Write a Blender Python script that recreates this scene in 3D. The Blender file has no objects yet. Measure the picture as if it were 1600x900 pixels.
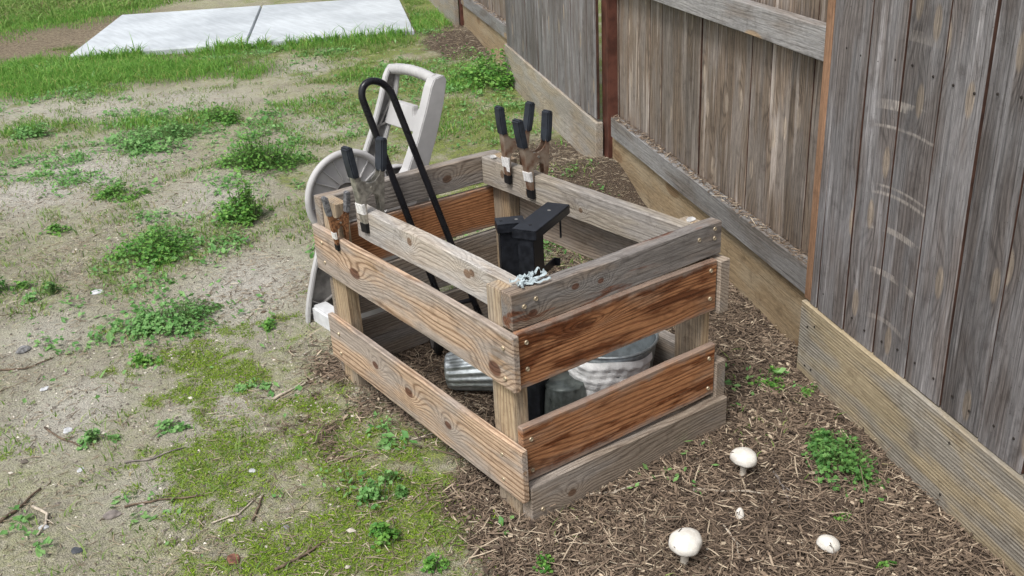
import bpy, bmesh, math, random
import numpy as np
from mathutils import Matrix, Vector
SC = bpy.context.scene
COL = SC.collection
random.seed(7)
RNG = np.random.default_rng(11)

# ------------------------------------------------------------ camera
CAM = Vector((-1.0741, -1.5473, 1.4734)); YAW, PIT, ROL = 0.9589, 0.4196, -0.0549
FPX = 1519.5
fw = Vector((math.cos(YAW)*math.cos(PIT), math.sin(YAW)*math.cos(PIT), -math.sin(PIT)))
r0 = Vector((math.sin(YAW), -math.cos(YAW), 0)); u0 = r0.cross(fw)
rt = math.cos(ROL)*r0 + math.sin(ROL)*u0; up = rt.cross(fw)
cd = bpy.data.cameras.new('camera'); cam = bpy.data.objects.new('camera', cd); COL.objects.link(cam)
cam.matrix_world = Matrix(((rt.x, up.x, -fw.x, CAM.x), (rt.y, up.y, -fw.y, CAM.y), (rt.z, up.z, -fw.z, CAM.z), (0, 0, 0, 1)))
cd.sensor_width = 36; cd.lens = FPX/1600*36; cd.clip_start = .02; cd.clip_end = 500
SC.camera = cam
# ------------------------------------------------------------ sky, sun, exposure (bright overcast)
SUN_EL, SUN_AZ = math.radians(58), math.radians(250)     # azimuth of the sun, degrees from +Y clockwise
wd = bpy.data.worlds.new('World'); SC.world = wd; wd.use_nodes = True
nt = wd.node_tree; bg = nt.nodes['Background']
sky = nt.nodes.new('ShaderNodeTexSky'); sky.sky_type = 'NISHITA'; sky.sun_disc = False
sky.sun_elevation = SUN_EL; sky.sun_rotation = SUN_AZ; sky.dust_density = 4; sky.air_density = 1.0
hs = nt.nodes.new('ShaderNodeHueSaturation'); hs.inputs['Saturation'].default_value = .42
nt.links.new(sky.outputs[0], hs.inputs['Color']); nt.links.new(hs.outputs[0], bg.inputs['Color'])
bg.inputs['Strength'].default_value = .115
sd = bpy.data.lights.new('sun', 'SUN'); so_ = bpy.data.objects.new('sun', sd); COL.objects.link(so_)
sd.energy = 1.5; sd.angle = math.radians(14); sd.color = (1, .98, .95)
sv = Vector((math.sin(SUN_AZ)*math.cos(SUN_EL), math.cos(SUN_AZ)*math.cos(SUN_EL), math.sin(SUN_EL)))
so_.rotation_euler = sv.to_track_quat('Z', 'Y').to_euler()
SC.view_settings.view_transform = 'Standard'; SC.view_settings.look = 'None'
SC.view_settings.exposure = 0.8; SC.view_settings.gamma = 1

# ------------------------------------------------------------ numeric helpers
FD = np.array([.4, .9165]); FN = np.array([-.9165, .4]); FA = np.array([1.083, .063])   # fence line: direction, yard normal, origin
def smooth(a, b, x):
    t = np.clip((x-a)/(b-a), 0, 1); return t*t*(3-2*t)
def vn(x, y, seed=0):
    xi = np.floor(x); yi = np.floor(y); fx = x-xi; fy = y-yi
    fx = fx*fx*(3-2*fx); fy = fy*fy*(3-2*fy)
    def h(a, b):
        v = np.sin(a*127.1+b*311.7+seed*74.7)*43758.5453; return v-np.floor(v)
    return (h(xi, yi)*(1-fx)+h(xi+1, yi)*fx)*(1-fy)+(h(xi, yi+1)*(1-fx)+h(xi+1, yi+1)*fx)*fy
def fbm(x, y, seed=0, o=4):
    v = 0; a = .5; t = 0
    for i in range(o):
        v = v+a*vn(x*2**i, y*2**i, seed+i*3); t += a; a *= .55
    return v/t
def fso(x, y):
    return (x-FA[0])*FD[0]+(y-FA[1])*FD[1], (x-FA[0])*FN[0]+(y-FA[1])*FN[1]
def hgt(x, y):
    x = np.asarray(x, float); y = np.asarray(y, float)
    s, o = fso(x, y)
    z = .026*np.clip(s-.3, 0, 9)
    z = z+.085*np.exp(-((s-1.9)/.28)**2-((o-.0)/.3)**2)+.03*np.exp(-((s-5.6)/.5)**2-((o-.05)/.35)**2)
    z = z+.016*smooth(-.25, .05, x)*smooth(1.4, .9, y)*smooth(-3, -1.5, y)
    near = np.exp(-((x-.3)/2.5)**2-((y-.8)/2.5)**2)
    z = z+(fbm(x*1.3, y*1.3, 5, 3)-.5)*.03*(1-.6*near)+(fbm(x*9, y*9, 8, 3)-.5)*.016*np.where(np.abs(x)+np.abs(y) < 30, 1, 0)
    return z
def ground_at(px, py):
    d = (px-800)/FPX*rt-(py-450)/FPX*up+fw
    t = (0.02-CAM.z)/d.z
    for i in range(12):
        p = CAM+d*t; t += (float(hgt(p.x, p.y))-p.z)/d.z*.8
    return CAM+d*t
RV = np.array([r0.x, r0.y]); DV = np.array([math.cos(YAW), math.sin(YAW)])
def blob(x, y, c, a, b):
    dx = x-c[0]; dy = y-c[1]
    p = (dx*RV[0]+dy*RV[1])/a; q = (dx*DV[0]+dy*DV[1])/b
    return np.exp(-(p*p+q*q))
def blobs(x, y, L):
    v = np.zeros_like(x)
    for px, py, a, b, k in L:
        g = BC.setdefault((px, py), ground_at(px, py)); v = np.maximum(v, k*blob(x, y, g, a, b))
    return v
BC = {}
GRASS = [(0, 120, .55, .8, 1), (90, 120, .55, .8, 1), (180, 115, .55, .8, 1), (270, 110, .5, .6, .95), (340, 105, .4, .5, .8), (400, 110, .3, .45, .7),
         (470, 72, .5, .35, .8), (560, 66, .5, .35, .9), (640, 40, .35, .6, .9), (690, 30, .3, .7, .8), (110, 96, .3, .4, .8), (220, 90, .5, .35, .9), (330, 84, .4, .35, .8),
         (40, 205, .22, .2, .7), (110, 195, .25, .15, .6), (230, 195, .35, .25, .7), (300, 190, .3, .25, .75), (20, 240, .2, .25, .6), (340, 178, .25, .2, .7),
         (560, 120, .4, .35, .5), (660, 110, .35, .4, .5), (730, 130, .3, .5, .65), (520, 165, .3, .3, .4), (700, 205, .3, .35, .5), (620, 180, .4, .4, .3), (455, 165, .3, .25, .5), (470, 230, .25, .2, .4),
         (890, 225, .18, .25, .5), (975, 290, .12, .1, .4), (900, 250, .1, .2, .6), (40, 8, 1.6, 2.5, 1), (130, 20, .9, 1.2, .8)]
def m_litter(x, y):
    s, o = fso(x, y); n = fbm(x*5, y*5, 21)-.5
    xt = .07-.36*smooth(.35, -.15, y)
    a = smooth(xt-.2, xt+.16, x+.8*n)*smooth(1.35, .95, y+.3*n)*smooth(-6, -4, y)
    b = smooth(.6, .28, o+.45*n)*smooth(3.0, 2.2, s)
    c = smooth(.55, .15, o+.4*n)*smooth(4.6, 4.9, s)*smooth(6.6, 6.0, s)
    return np.clip(np.maximum(np.maximum(a, b), c), 0, 1)*smooth(-.25, -.2, o)
def m_moss(x, y):
    nn = (.40*fbm(x*3.5, y*3.5, 31)+.36*fbm(x*10, y*10, 33)+.24*fbm(x*28, y*28, 35)-.5)*2.6
    a = smooth(-.85, -.05, x-.15*(y-.6))*smooth(.16, .02, x)*smooth(-.7, -.1, y)*smooth(1.9, 1.0, y)
    b = smooth(1.2, 2.2, y)*smooth(-.1, 1.2, x-.34*(y-1.2))*.8
    return smooth(.22, .95, .20+.60*np.maximum(a, b)+nn)
def m_grass(x, y):
    return blobs(x, y, GRASS)
def m_dead(x, y):
    return blobs(x, y, [(60, 55, 1.6, 1.6, 1), (5, 75, .9, 1.0, .9), (150, 45, .5, 1.0, .8), (420, 210, .25, .4, .4)])
def m_sand(x, y):
    return np.clip(blobs(x, y, [(385, 450, .26, .40, 1), (130, 270, .4, .5, 1), (60, 300, .45, .4, 1), (110, 640, .2, .25, .85), (320, 310, .3, .35, .8), (330, 640, .15, .18, .7), (70, 520, .2, .2, .7), (140, 170, .9, .4, .7), (470, 110, .3, .3, .6), (290, 155, .5, .3, .7), (250, 760, .2, .18, .5), (500, 200, .3, .3, .6)]), 0, 1)

# ------------------------------------------------------------ object helpers
WM = {}
def tag(o, label=None, cat=None, group=None, kind=None):
    if label: o['label'] = label
    if cat: o['category'] = cat
    if group: o['group'] = group
    if kind: o['kind'] = kind
    return o
def put(o, parent=None, world=None):
    COL.objects.link(o)
    world = world or Matrix.Identity(4)
    WM[o.name] = world
    if parent:
        o.parent = parent; o.matrix_basis = WM[parent.name].inverted() @ world
    else:
        o.matrix_basis = world
    return o
def root(name, loc, rz=0):
    o = bpy.data.objects.new(name, None); o.empty_display_size = .1
    return put(o, None, Matrix.Translation(loc) @ Matrix.Rotation(rz, 4, 'Z'))
def mesh(name, verts, faces, mat, smooth_=False):
    me = bpy.data.meshes.new(name); me.from_pydata([tuple(v) for v in verts], [], faces); me.materials.append(mat)
    if smooth_: me.polygons.foreach_set('use_smooth', [True]*len(me.polygons))
    me.update(); return me
def obj(name, me, parent=None, world=None):
    return put(bpy.data.objects.new(name, me), parent, world)
def frame(p, ax, ay):
    ax = Vector(ax).normalized(); ay = Vector(ay); ay = (ay-ax*ay.dot(ax)).normalized(); az = ax.cross(ay)
    return Matrix(((ax.x, ay.x, az.x, p[0]), (ax.y, ay.y, az.y, p[1]), (ax.z, ay.z, az.z, p[2]), (0, 0, 0, 1)))
def fast_mesh(name, V, F, mat, col=None, smooth_=False):
    """V (n,3), F (m,k) numpy"""
    me = bpy.data.meshes.new(name); k = F.shape[1]
    me.vertices.add(len(V)); me.vertices.foreach_set('co', V.astype(np.float32).ravel())
    me.loops.add(F.size); me.loops.foreach_set('vertex_index', F.astype(np.int32).ravel())
    me.polygons.add(len(F)); me.polygons.foreach_set('loop_start', np.arange(0, F.size, k, dtype=np.int32))
    me.polygons.foreach_set('use_smooth', np.full(len(F), smooth_))
    me.update(calc_edges=True)
    if col is not None:
        for nm, c in col.items():
            at = me.attributes.new(nm, 'FLOAT', 'POINT'); at.data.foreach_set('value', c.astype(np.float32))
    me.materials.append(mat); me.validate(); return me

class MB:
    def __init__(s): s.v = []; s.f = []
    def add(s, vs, fs):
        b = len(s.v); s.v += [tuple(v) for v in vs]; s.f += [tuple(i+b for i in f) for f in fs]; return s
    def box(s, c, e, M=None):
        c = Vector(c); vs = []
        for dz in (-1, 1):
            for dx, dy in ((-1, -1), (1, -1), (1, 1), (-1, 1)):
                p = Vector((dx*e[0]/2, dy*e[1]/2, dz*e[2]/2)); p = c+(M @ p if M else p); vs.append(p)
        return s.add(vs, [(3, 2, 1, 0), (4, 5, 6, 7), (0, 1, 5, 4), (1, 2, 6, 5), (2, 3, 7, 6), (3, 0, 4, 7)])
    def tube(s, pts, rad, n=10, cap=True):
        pts = [Vector(p) for p in pts]; rad = rad if isinstance(rad, (list, tuple)) else [rad]*len(pts)
        b = len(s.v); prev = None
        for i, p in enumerate(pts):
            t = (pts[min(i+1, len(pts)-1)]-pts[max(i-1, 0)]).normalized()
            if prev is None:
                a = t.orthogonal().normalized()
            else:
                a = (prev-t*prev.dot(t)).normalized()
            prev = a; c = t.cross(a)
            for k in range(n):
                w = 2*math.pi*k/n; s.v.append(tuple(p+(a*math.cos(w)+c*math.sin(w))*rad[i]))
        for i in range(len(pts)-1):
            for k in range(n):
                s.f.append((b+i*n+k, b+i*n+(k+1) % n, b+(i+1)*n+(k+1) % n, b+(i+1)*n+k))
        if cap:
            s.f.append(tuple(b+k for k in reversed(range(n)))); s.f.append(tuple(b+(len(pts)-1)*n+k for k in range(n)))
        return s
    def lathe(s, prof, n=32, M=None, fn=None):
        b = len(s.v)
        for j, (r, z) in enumerate(prof):
            for k in range(n):
                w = 2*math.pi*k/n; rr = r*(fn(w, z) if fn else 1)
                p = Vector((rr*math.cos(w), rr*math.sin(w), z)); s.v.append(tuple(M @ p if M else p))
        for j in range(len(prof)-1):
            for k in range(n):
                s.f.append((b+j*n+k, b+j*n+(k+1) % n, b+(j+1)*n+(k+1) % n, b+(j+1)*n+k))
        return s
    def prism(s, poly, t0, t1, M=None):
        """poly in local (x,z), extruded along local y"""
        n = len(poly); vs = [Vector((x, t0, z)) for x, z in poly]+[Vector((x, t1, z)) for x, z in poly]
        if M: vs = [M @ v for v in vs]
        return s.add(vs, [tuple(range(n)), tuple(range(2*n-1, n-1, -1))]+[(i, i+n, (i+1) % n+n, (i+1) % n) for i in range(n)])
    def build(s, name, mat, parent=None, world=None, smooth_=False, bevel=0):
        me = mesh(name, s.v, s.f, mat, smooth_)
        bm = bmesh.new(); bm.from_mesh(me); bmesh.ops.recalc_face_normals(bm, faces=bm.faces)
        if bevel:
            bmesh.ops.bevel(bm, geom=[e for e in bm.edges if e.is_manifold and e.calc_face_angle(0) > .5], offset=bevel, segments=2, affect='EDGES', clamp_overlap=True)
        bm.to_mesh(me); bm.free()
        if smooth_ == 'auto' or smooth_ is True:
            me.polygons.foreach_set('use_smooth', [True]*len(me.polygons))
        if world is None and parent: world = WM[parent.name]
        return obj(name, me, parent, world)

# ------------------------------------------------------------ material helpers
class NT:
    def __init__(s, name):
        s.m = bpy.data.materials.new(name); s.m.use_nodes = True; s.t = s.m.node_tree; s.b = s.t.nodes['Principled BSDF']
        s.b.inputs['Specular IOR Level'].default_value = .3
    def n(s, ty): return s.t.nodes.new('ShaderNode'+ty)
    def l(s, a, b):
        if isinstance(a, bpy.types.NodeSocket): s.t.links.new(a, b)
        else: b.default_value = a
    def math(s, op, a, b=0., c=0.):
        k = s.n('Math'); k.operation = op; s.l(a, k.inputs[0]); s.l(b, k.inputs[1]); s.l(c, k.inputs[2]); return k.outputs[0]
    def vec(s, op, a, b):
        k = s.n('VectorMath'); k.operation = op; s.l(a, k.inputs[0]); s.l(b, k.inputs[1]); return k.outputs[0]
    def noise(s, v, scale=1., detail=2., rough=.5):
        k = s.n('TexNoise'); s.l(v, k.inputs['Vector']); k.inputs['Scale'].default_value = scale; k.inputs['Detail'].default_value = detail; k.inputs['Roughness'].default_value = rough; return k.outputs[0]
    def mix(s, f, a, b, mode='MIX'):
        k = s.n('MixRGB'); k.blend_type = mode; s.l(f, k.inputs[0])
        for i, c in ((1, a), (2, b)): s.l(c if isinstance(c, bpy.types.NodeSocket) else (*c, 1), k.inputs[i])
        return k.outputs[0]
    def step(s, x, a, b):
        k = s.n('MapRange'); k.interpolation_type = 'SMOOTHSTEP'; s.l(x, k.inputs[0]); k.inputs[1].default_value = a; k.inputs[2].default_value = b; return k.outputs[0]
    def attr(s, nm):
        k = s.n('Attribute'); k.attribute_name = nm; return k.outputs['Fac']
    def bump(s, h, dist=.002, st=1.):
        k = s.n('Bump'); k.inputs['Strength'].default_value = st; k.inputs['Distance'].default_value = dist; s.l(h, k.inputs['Height']); s.l(k.outputs[0], s.b.inputs['Normal'])
    def out(s, col, rough=.8, metal=0.):
        s.l(col if isinstance(col, bpy.types.NodeSocket) else (*col, 1), s.b.inputs['Base Color']); s.l(rough, s.b.inputs['Roughness']); s.l(metal, s.b.inputs['Metallic']); return s.m

def wood(name, light, dark, knot=(.10, .035, .015), gray=(.3, .28, .26), gamt=.4, ring=.010, wob=9., knots=(), vor=0., rough=.72, streak=.35, wet=0., wetcol=(.16, .05, .018), line=.75, saw=0., pale=0., lin=1., bumps=.0012, tonev=.3, crack=.5, scuff=None, edgew=0., dirt=.5):
    t = NT(name); co = t.n('TexCoord').outputs['Object']; rnd = t.n('ObjectInfo').outputs['Random']
    off = t.n('CombineXYZ'); r1 = t.math('MULTIPLY', rnd, 91.); r2 = t.math('MULTIPLY', rnd, 57.)
    t.l(r1, off.inputs[0]); t.l(r2, off.inputs[1]); t.l(r1, off.inputs[2])
    p = t.vec('ADD', co, off.outputs[0]); sp = t.n('SeparateXYZ'); t.l(co, sp.inputs[0]); X, Y, Z = sp.outputs
    n1 = t.noise(t.vec('MULTIPLY', p, (1.7, 9., 9.)), 1., 1.5); n2 = t.noise(t.vec('MULTIPLY', p, (7., 34., 34.)), 1., 2.)
    fld = t.math('MULTIPLY_ADD', Y, lin/ring, t.math('MULTIPLY', Z, .8/ring))
    fld = t.math('ADD', fld, t.math('MULTIPLY', n1, wob)); fld = t.math('MULTIPLY_ADD', n2, .9, fld)
    km = None
    def addk(d2, amp):
        nonlocal fld, km
        e1 = t.math('EXPONENT', t.math('MULTIPLY', d2, -.16)); fld = t.math('MULTIPLY_ADD', e1, amp, fld)
        k = t.step(d2, 1.25, .55); km = k if km is None else t.math('MAXIMUM', km, k)
    for kx, ky, a, b in knots:
        dx = t.math('DIVIDE', t.math('SUBTRACT', X, kx), a); dy = t.math('DIVIDE', t.math('SUBTRACT', Y, ky), b)
        addk(t.math('ADD', t.math('MULTIPLY', dx, dx), t.math('MULTIPLY', dy, dy)), 4.5)
    if vor:
        v = t.n('TexVoronoi'); v.voronoi_dimensions = '2D'; t.l(t.vec('MULTIPLY', p, (vor, vor*2.8, vor*.4)), v.inputs['Vector']); v.inputs['Scale'].default_value = 1.; v.inputs['Randomness'].default_value = 1.
        d = t.math('DIVIDE', v.outputs['Distance'], .085); addk(t.math('MULTIPLY', d, d), 3.)
    sn = t.math('MULTIPLY_ADD', t.math('SINE', t.math('MULTIPLY', fld, 6.2832)), .5, .5)
    ln = t.math('MULTIPLY', t.math('POWER', sn, 2.6), line)
    fib = t.noise(t.vec('MULTIPLY', p, (5., 260., 260.)), 1., 3., .6); blot = t.noise(t.vec('MULTIPLY', p, (3.2, 14., 14.)), 1., 3.)
    c = t.mix(ln, light, dark)
    gm = t.math('MULTIPLY', t.step(blot, .62-gamt*.45, .82-gamt*.45), min(1., gamt*1.6)); c = t.mix(gm, c, t.mix(t.math('MULTIPLY', ln, .45), gray, tuple(x*.55 for x in gray)))
    if pale:
        b2 = t.noise(t.vec('MULTIPLY', p, (2.2, 30., 30.)), 1., 4.); c = t.mix(t.math('MULTIPLY', t.step(b2, .56, .68), pale), c, tuple(min(.6, x*1.9) for x in gray))
    if wet:
        b3 = t.noise(t.vec('MULTIPLY', p, (4., 22., 22.)), 1., 4., .6); wmask = t.math('MULTIPLY', t.step(b3, .66-wet*.25, .74-wet*.22), .85)
        c = t.mix(wmask, c, t.mix(ln, wetcol, tuple(x*.45 for x in wetcol)))
    if km is not None: c = t.mix(t.math('MULTIPLY', km, .85), c, t.mix(t.math('MULTIPLY', ln, .7), knot, tuple(x*.4 for x in knot)))
    c = t.mix(streak, c, t.mix(t.step(fib, .3, .7), (.55, .55, .55), (1.35, 1.33, 1.3)), 'MULTIPLY')
    big = t.noise(t.vec('MULTIPLY', p, (1.2, 5., 5.)), 1., 2.); c = t.mix(.6, c, t.mix(t.step(big, .3, .7), (.7, .69, .68), (1.2, 1.2, 1.2)), 'MULTIPLY')
    fm = t.noise(t.vec('MULTIPLY', p, (34., 240., 240.)), 1., 3., .6); c = t.mix(.5, c, t.mix(t.step(fm, .32, .68), (.62, .6, .58), (1.22, 1.22, 1.22)), 'MULTIPLY')
    di = t.noise(p, 17., 5., .65); c = t.mix(t.math('MULTIPLY', t.step(di, .54, .72), dirt), c, t.mix(1., c, (.42, .38, .36), 'MULTIPLY'))
    if edgew:
        em = t.math('MULTIPLY', t.step(t.math('ADD', t.math('ABSOLUTE', Y), t.math('MULTIPLY_ADD', di, .05, -.025)), edgew-.022, edgew), .8); c = t.mix(em, c, (.25, .20, .165))
    ck = t.noise(t.vec('MULTIPLY', p, (2.6, 150., 150.)), 1., 2., .55); ckm = t.math('MULTIPLY', t.step(ck, .63, .70), crack); c = t.mix(ckm, c, t.mix(1., c, (.3, .27, .25), 'MULTIPLY'))
    if scuff:
        g = t.n('NewGeometry').outputs['Position']; dd = t.n('VectorMath'); dd.operation = 'DISTANCE'; t.l(g, dd.inputs[0]); dd.inputs[1].default_value = scuff
        wv_ = t.n('CombineXYZ'); t.l(t.math('MULTIPLY', dd.outputs['Value'], 24.), wv_.inputs[0]); a1 = t.step(t.noise(wv_.outputs[0], 1., 2.), .55, .60)
        a2 = t.step(t.noise(g, 13., 3.), .40, .52); d3 = t.n('VectorMath'); d3.operation = 'DISTANCE'; gx_ = t.vec('MULTIPLY', g, (1., 1., .36)); t.l(gx_, d3.inputs[0]); d3.inputs[1].default_value = (scuff[0], scuff[1], (scuff[2]+.56)*.36)
        a3 = t.step(d3.outputs['Value'], .17, .09); c = t.mix(t.math('MULTIPLY', t.math('MULTIPLY', a1, a2), t.math('MULTIPLY', a3, t.math('MULTIPLY', t.step(fm, .3, .6), .8))), c, (.40, .36, .32))
    spk = t.noise(co, 210., 2.); c = t.mix(t.step(spk, .66, .74), c, t.mix(1., c, (.55, .53, .5), 'MULTIPLY'))
    tone = t.math('MULTIPLY_ADD', rnd, tonev, 1-tonev/2); tc = t.n('CombineXYZ')
    for i in range(3): t.l(tone, tc.inputs[i])
    c = t.mix(1., c, tc.outputs[0], 'MULTIPLY')
    h = t.math('MULTIPLY_ADD', ln, -.5, fib)
    if saw:
        w = t.math('SINE', t.math('MULTIPLY', Y, 2*math.pi/.0095)); w = t.math('MULTIPLY', t.math('MULTIPLY_ADD', w, .5, .5), t.step(blot, .2, .5)); c = t.mix(t.math('MULTIPLY', w, saw), c, t.mix(1., c, (.42, .4, .4), 'MULTIPLY')); h = t.math('MULTIPLY_ADD', w, -.8, h)
    t.bump(h, bumps, .9)
    ro = rough
    if wet: ro = t.math('MULTIPLY_ADD', wmask, -.34, rough)
    return t.out(c, ro)

def plain(name, col, rough=.6, metal=0., var=.25, scale=30., col2=None, bump=0.):
    t = NT(name); co = t.n('TexCoord').outputs['Object']; n = t.noise(co, scale, 4., .6)
    c2 = col2 or tuple(x*(1-var*1.4) for x in col)
    c = t.mix(t.step(n, .35, .65), c2, tuple(min(1, x*(1+var*.4)) for x in col))
    if bump: t.bump(n, bump, 1.)
    r = t.math('MULTIPLY_ADD', n, .25, rough-.12)
    return t.out(c, r, metal)
def varied(name, a, b, rough=.8, trans=0., c3=None):
    """colour from a per-piece random attribute"""
    t = NT(name); f = t.attr('rnd'); c = t.mix(f, a, b)
    if c3: c = t.mix(t.step(f, .86, .95), c, c3)
    m = t.out(c, rough)
    if trans:
        tr = t.n('BsdfTranslucent'); t.l(c, tr.inputs['Color']); mx = t.n('MixShader'); mx.inputs[0].default_value = trans
        t.l(t.b.outputs[0], mx.inputs[1]); t.l(tr.outputs[0], mx.inputs[2]); t.l(mx.outputs[0], t.t.nodes['Material Output'].inputs[0])
    return m

# ------------------------------------------------------------ ground
def ground_material():
    t = NT('ground'); g = t.n('NewGeometry').outputs['Position']
    nA = t.noise(g, 6., 5., .6); nB = t.noise(g, 45., 4., .65); nC = t.noise(g, 240., 3., .6); nD = t.noise(g, 700., 2.)
    soil = t.mix(t.step(nA, .35, .65), (.33, .305, .22), (.47, .44, .335)); film = t.math('MULTIPLY', t.step(t.math('MULTIPLY_ADD', nA, .5, t.math('MULTIPLY', nB, .5)), .42, .60), .6); soil = t.mix(film, soil, (.27, .285, .12))
    cl = t.noise(g, 14., 5., .7); soil = t.mix(t.math('MULTIPLY', t.step(cl, .54, .70), .55), soil, (.17, .15, .11)); soil = t.mix(t.attr('sand'), soil, t.mix(t.step(nB, .35, .65), (.47, .44, .38), (.60, .57, .50)))
    moss = t.mix(t.step(nB, .35, .65), (.08, .125, .014), (.20, .275, .03)); moss = t.mix(t.step(nC, .5, .68), moss, (.32, .33, .06))
    lit = t.mix(t.step(nC, .3, .7), (.035, .024, .016), (.14, .098, .066))
    dead = t.mix(t.step(nB, .35, .65), (.13, .095, .06), (.32, .26, .17))
    def edge(a, k): return t.step(t.math('ADD', t.math('ADD', a, t.math('MULTIPLY_ADD', nB, .7, -.35)), t.math('MULTIPLY_ADD', nC, .5, -.25)), .5-k, .5+k)
    c = t.mix(t.math('MULTIPLY', edge(t.math('MULTIPLY_ADD', t.attr('sand'), -.5, t.attr('moss')), .45), .8), soil, moss)
    c = t.mix(edge(t.attr('dead'), .25), c, dead)
    c = t.mix(t.math('MULTIPLY', edge(t.attr('grass'), .2), .75), c, (.12, .13, .045))
    c = t.mix(edge(t.attr('litter'), .25), c, lit)
    c = t.mix(.8, c, t.mix(t.step(nC, .28, .7), (.55, .55, .55), (1.3, 1.3, 1.3)), 'MULTIPLY')
    c = t.mix(t.step(nD, .62, .7), c, t.mix(.6, c, (.62, .57, .46)))
    t.bump(t.math('ADD', t.math('MULTIPLY', nB, 1.6), t.math('MULTIPLY', nC, 1.3)), .010, 1.)
    return t.out(c, .92)
def axis(segs):
    out = []
    for a, b, d in segs: out += list(np.arange(a, b-1e-6, d))
    return np.array(out+[segs[-1][1]])
gx = axis([(-70, -10, 6), (-10, -3, .5), (-3, -1.3, .06), (-1.3, 1.6, .016), (1.6, 5, .05), (5, 10, .4), (10, 70, 6)])
gy = axis([(-70, -10, 6), (-10, -2, .5), (-2, -1, .05), (-1, 2.6, .016), (2.6, 9, .045), (9, 15, .2), (15, 80, 6)])
GX, GY = np.meshgrid(gx, gy); nx, ny = len(gx), len(gy); fx, fy = GX.ravel(), GY.ravel()
V = np.stack([fx, fy, hgt(fx, fy)], 1)
idx = np.arange(nx*ny).reshape(ny, nx)
F = np.stack([idx[:-1, :-1].ravel(), idx[:-1, 1:].ravel(), idx[1:, 1:].ravel(), idx[1:, :-1].ravel()], 1)
tag(obj('ground', fast_mesh('ground', V, F, ground_material(), dict(moss=m_moss(fx, fy), litter=m_litter(fx, fy), sand=m_sand(fx, fy), grass=m_grass(fx, fy), dead=m_dead(fx, fy)), True)), kind='structure')

# concrete slab
def concrete():
    t = NT('concrete'); g = t.n('NewGeometry').outputs['Position']; a = t.noise(g, 1.6, 5., .6); b = t.noise(t.vec('MULTIPLY', g, (30., 4., 8.)), 1., 3.); d = t.noise(g, 160., 2.)
    c = t.mix(t.step(a, .3, .7), (.38, .41, .43), (.50, .535, .555)); c = t.mix(.5, c, t.mix(t.step(b, .3, .7), (.82, .82, .82), (1.12, 1.12, 1.12)), 'MULTIPLY')
    c = t.mix(t.step(d, .66, .72), c, (.3, .31, .31)); t.bump(d, .002, .5); return t.out(c, .75)
CONC = concrete()
sl = root('concrete_slab', ground_at(380, 70)); tag(sl, kind='structure')
zs = float(hgt(2.1, 6.9))+.035
def at_z(px, py, z):
    d = (px-800)/FPX*rt-(py-450)/FPX*up+fw; return CAM+d*((z-CAM.z)/d.z)
def on_slab(px, py):
    z = zs
    for i in range(8):
        p = at_z(px, py, z); z = .05+.026*(float(fso(p.x, p.y)[0])-.3)
    return p
cL, cR, cTL, cTR = on_slab(107, 87), on_slab(647, 46), on_slab(190, 23), on_slab(622, -6)
jB, jT = on_slab(385, 66), on_slab(409, 8)
def slab(q, name):
    c = sum(q, Vector())/4; m = MB()
    tops = [p+(c-p).normalized()*.012 for p in q]
    m.add([p-Vector((0, 0, .2)) for p in q]+[p-Vector((0, 0, .012)) for p in q]+tops, [(3, 2, 1, 0)]+[(i, (i+1) % 4, (i+1) % 4+4, i+4) for i in range(4)]+[(i+4, (i+1) % 4+4, (i+1) % 4+8, i+8) for i in range(4)]+[(8, 9, 10, 11)])
    m.build(name, CONC, sl, Matrix.Identity(4))
g_ = (cR-cL).normalized()*.006
jT2 = cTL+(cTR-cTL)*((jT-cTL).length/(cTR-cTL).length)
slab([cL, jB-g_, jT2-g_, cTL], 'slab_bay'); slab([jB+g_, cR, cTR, jT2+g_], 'slab_bay')

# ------------------------------------------------------------ wood boards
def board_mesh(name, L, W, T, mat, n=8, ch=.0025, wv=.0012, seed=0, side=None):
    rg = random.Random(seed); vs = []; fs = []
    def prof(sc_, x, dy, dz):
        w = W/2-(1-sc_)*ch; h = T/2-(1-sc_)*ch; c = ch
        return [(x, a+dy, b+dz) for a, b in ((-w+c, -h), (w-c, -h), (w, -h+c), (w, h-c), (w-c, h), (-w+c, h), (-w, h-c), (-w, -h+c))]
    xs = [-L/2, -L/2+ch]+[-L/2+L*i/n for i in range(1, n)]+[L/2-ch, L/2]
    ph = rg.uniform(0, 6); k = rg.uniform(-1, 1)
    for i, x in enumerate(xs):
        u = x/L; dy = wv*(1.2*math.sin(u*5+ph)+rg.uniform(-.5, .5)+k*3*(u*u-.25)); dz = wv*(math.cos(u*4+ph)+rg.uniform(-.3, .3))
        end = i in (0, len(xs)-1)
        vs += prof(0 if end else 1, x, dy, dz)
    for i in range(len(xs)-1):
        for j in range(8): fs.append((i*8+j, (i+1)*8+j, (i+1)*8+(j+1) % 8, i*8+(j+1) % 8))
    fs.append(tuple(range(8))); fs.append(tuple((len(xs)-1)*8+j for j in reversed(range(8))))
    me = mesh(name, vs, fs, mat)
    if side:
        me.materials.append(side)
        for f_ in me.polygons:
            if abs(f_.normal.y) > .9: f_.material_index = 1
    return me
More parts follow.
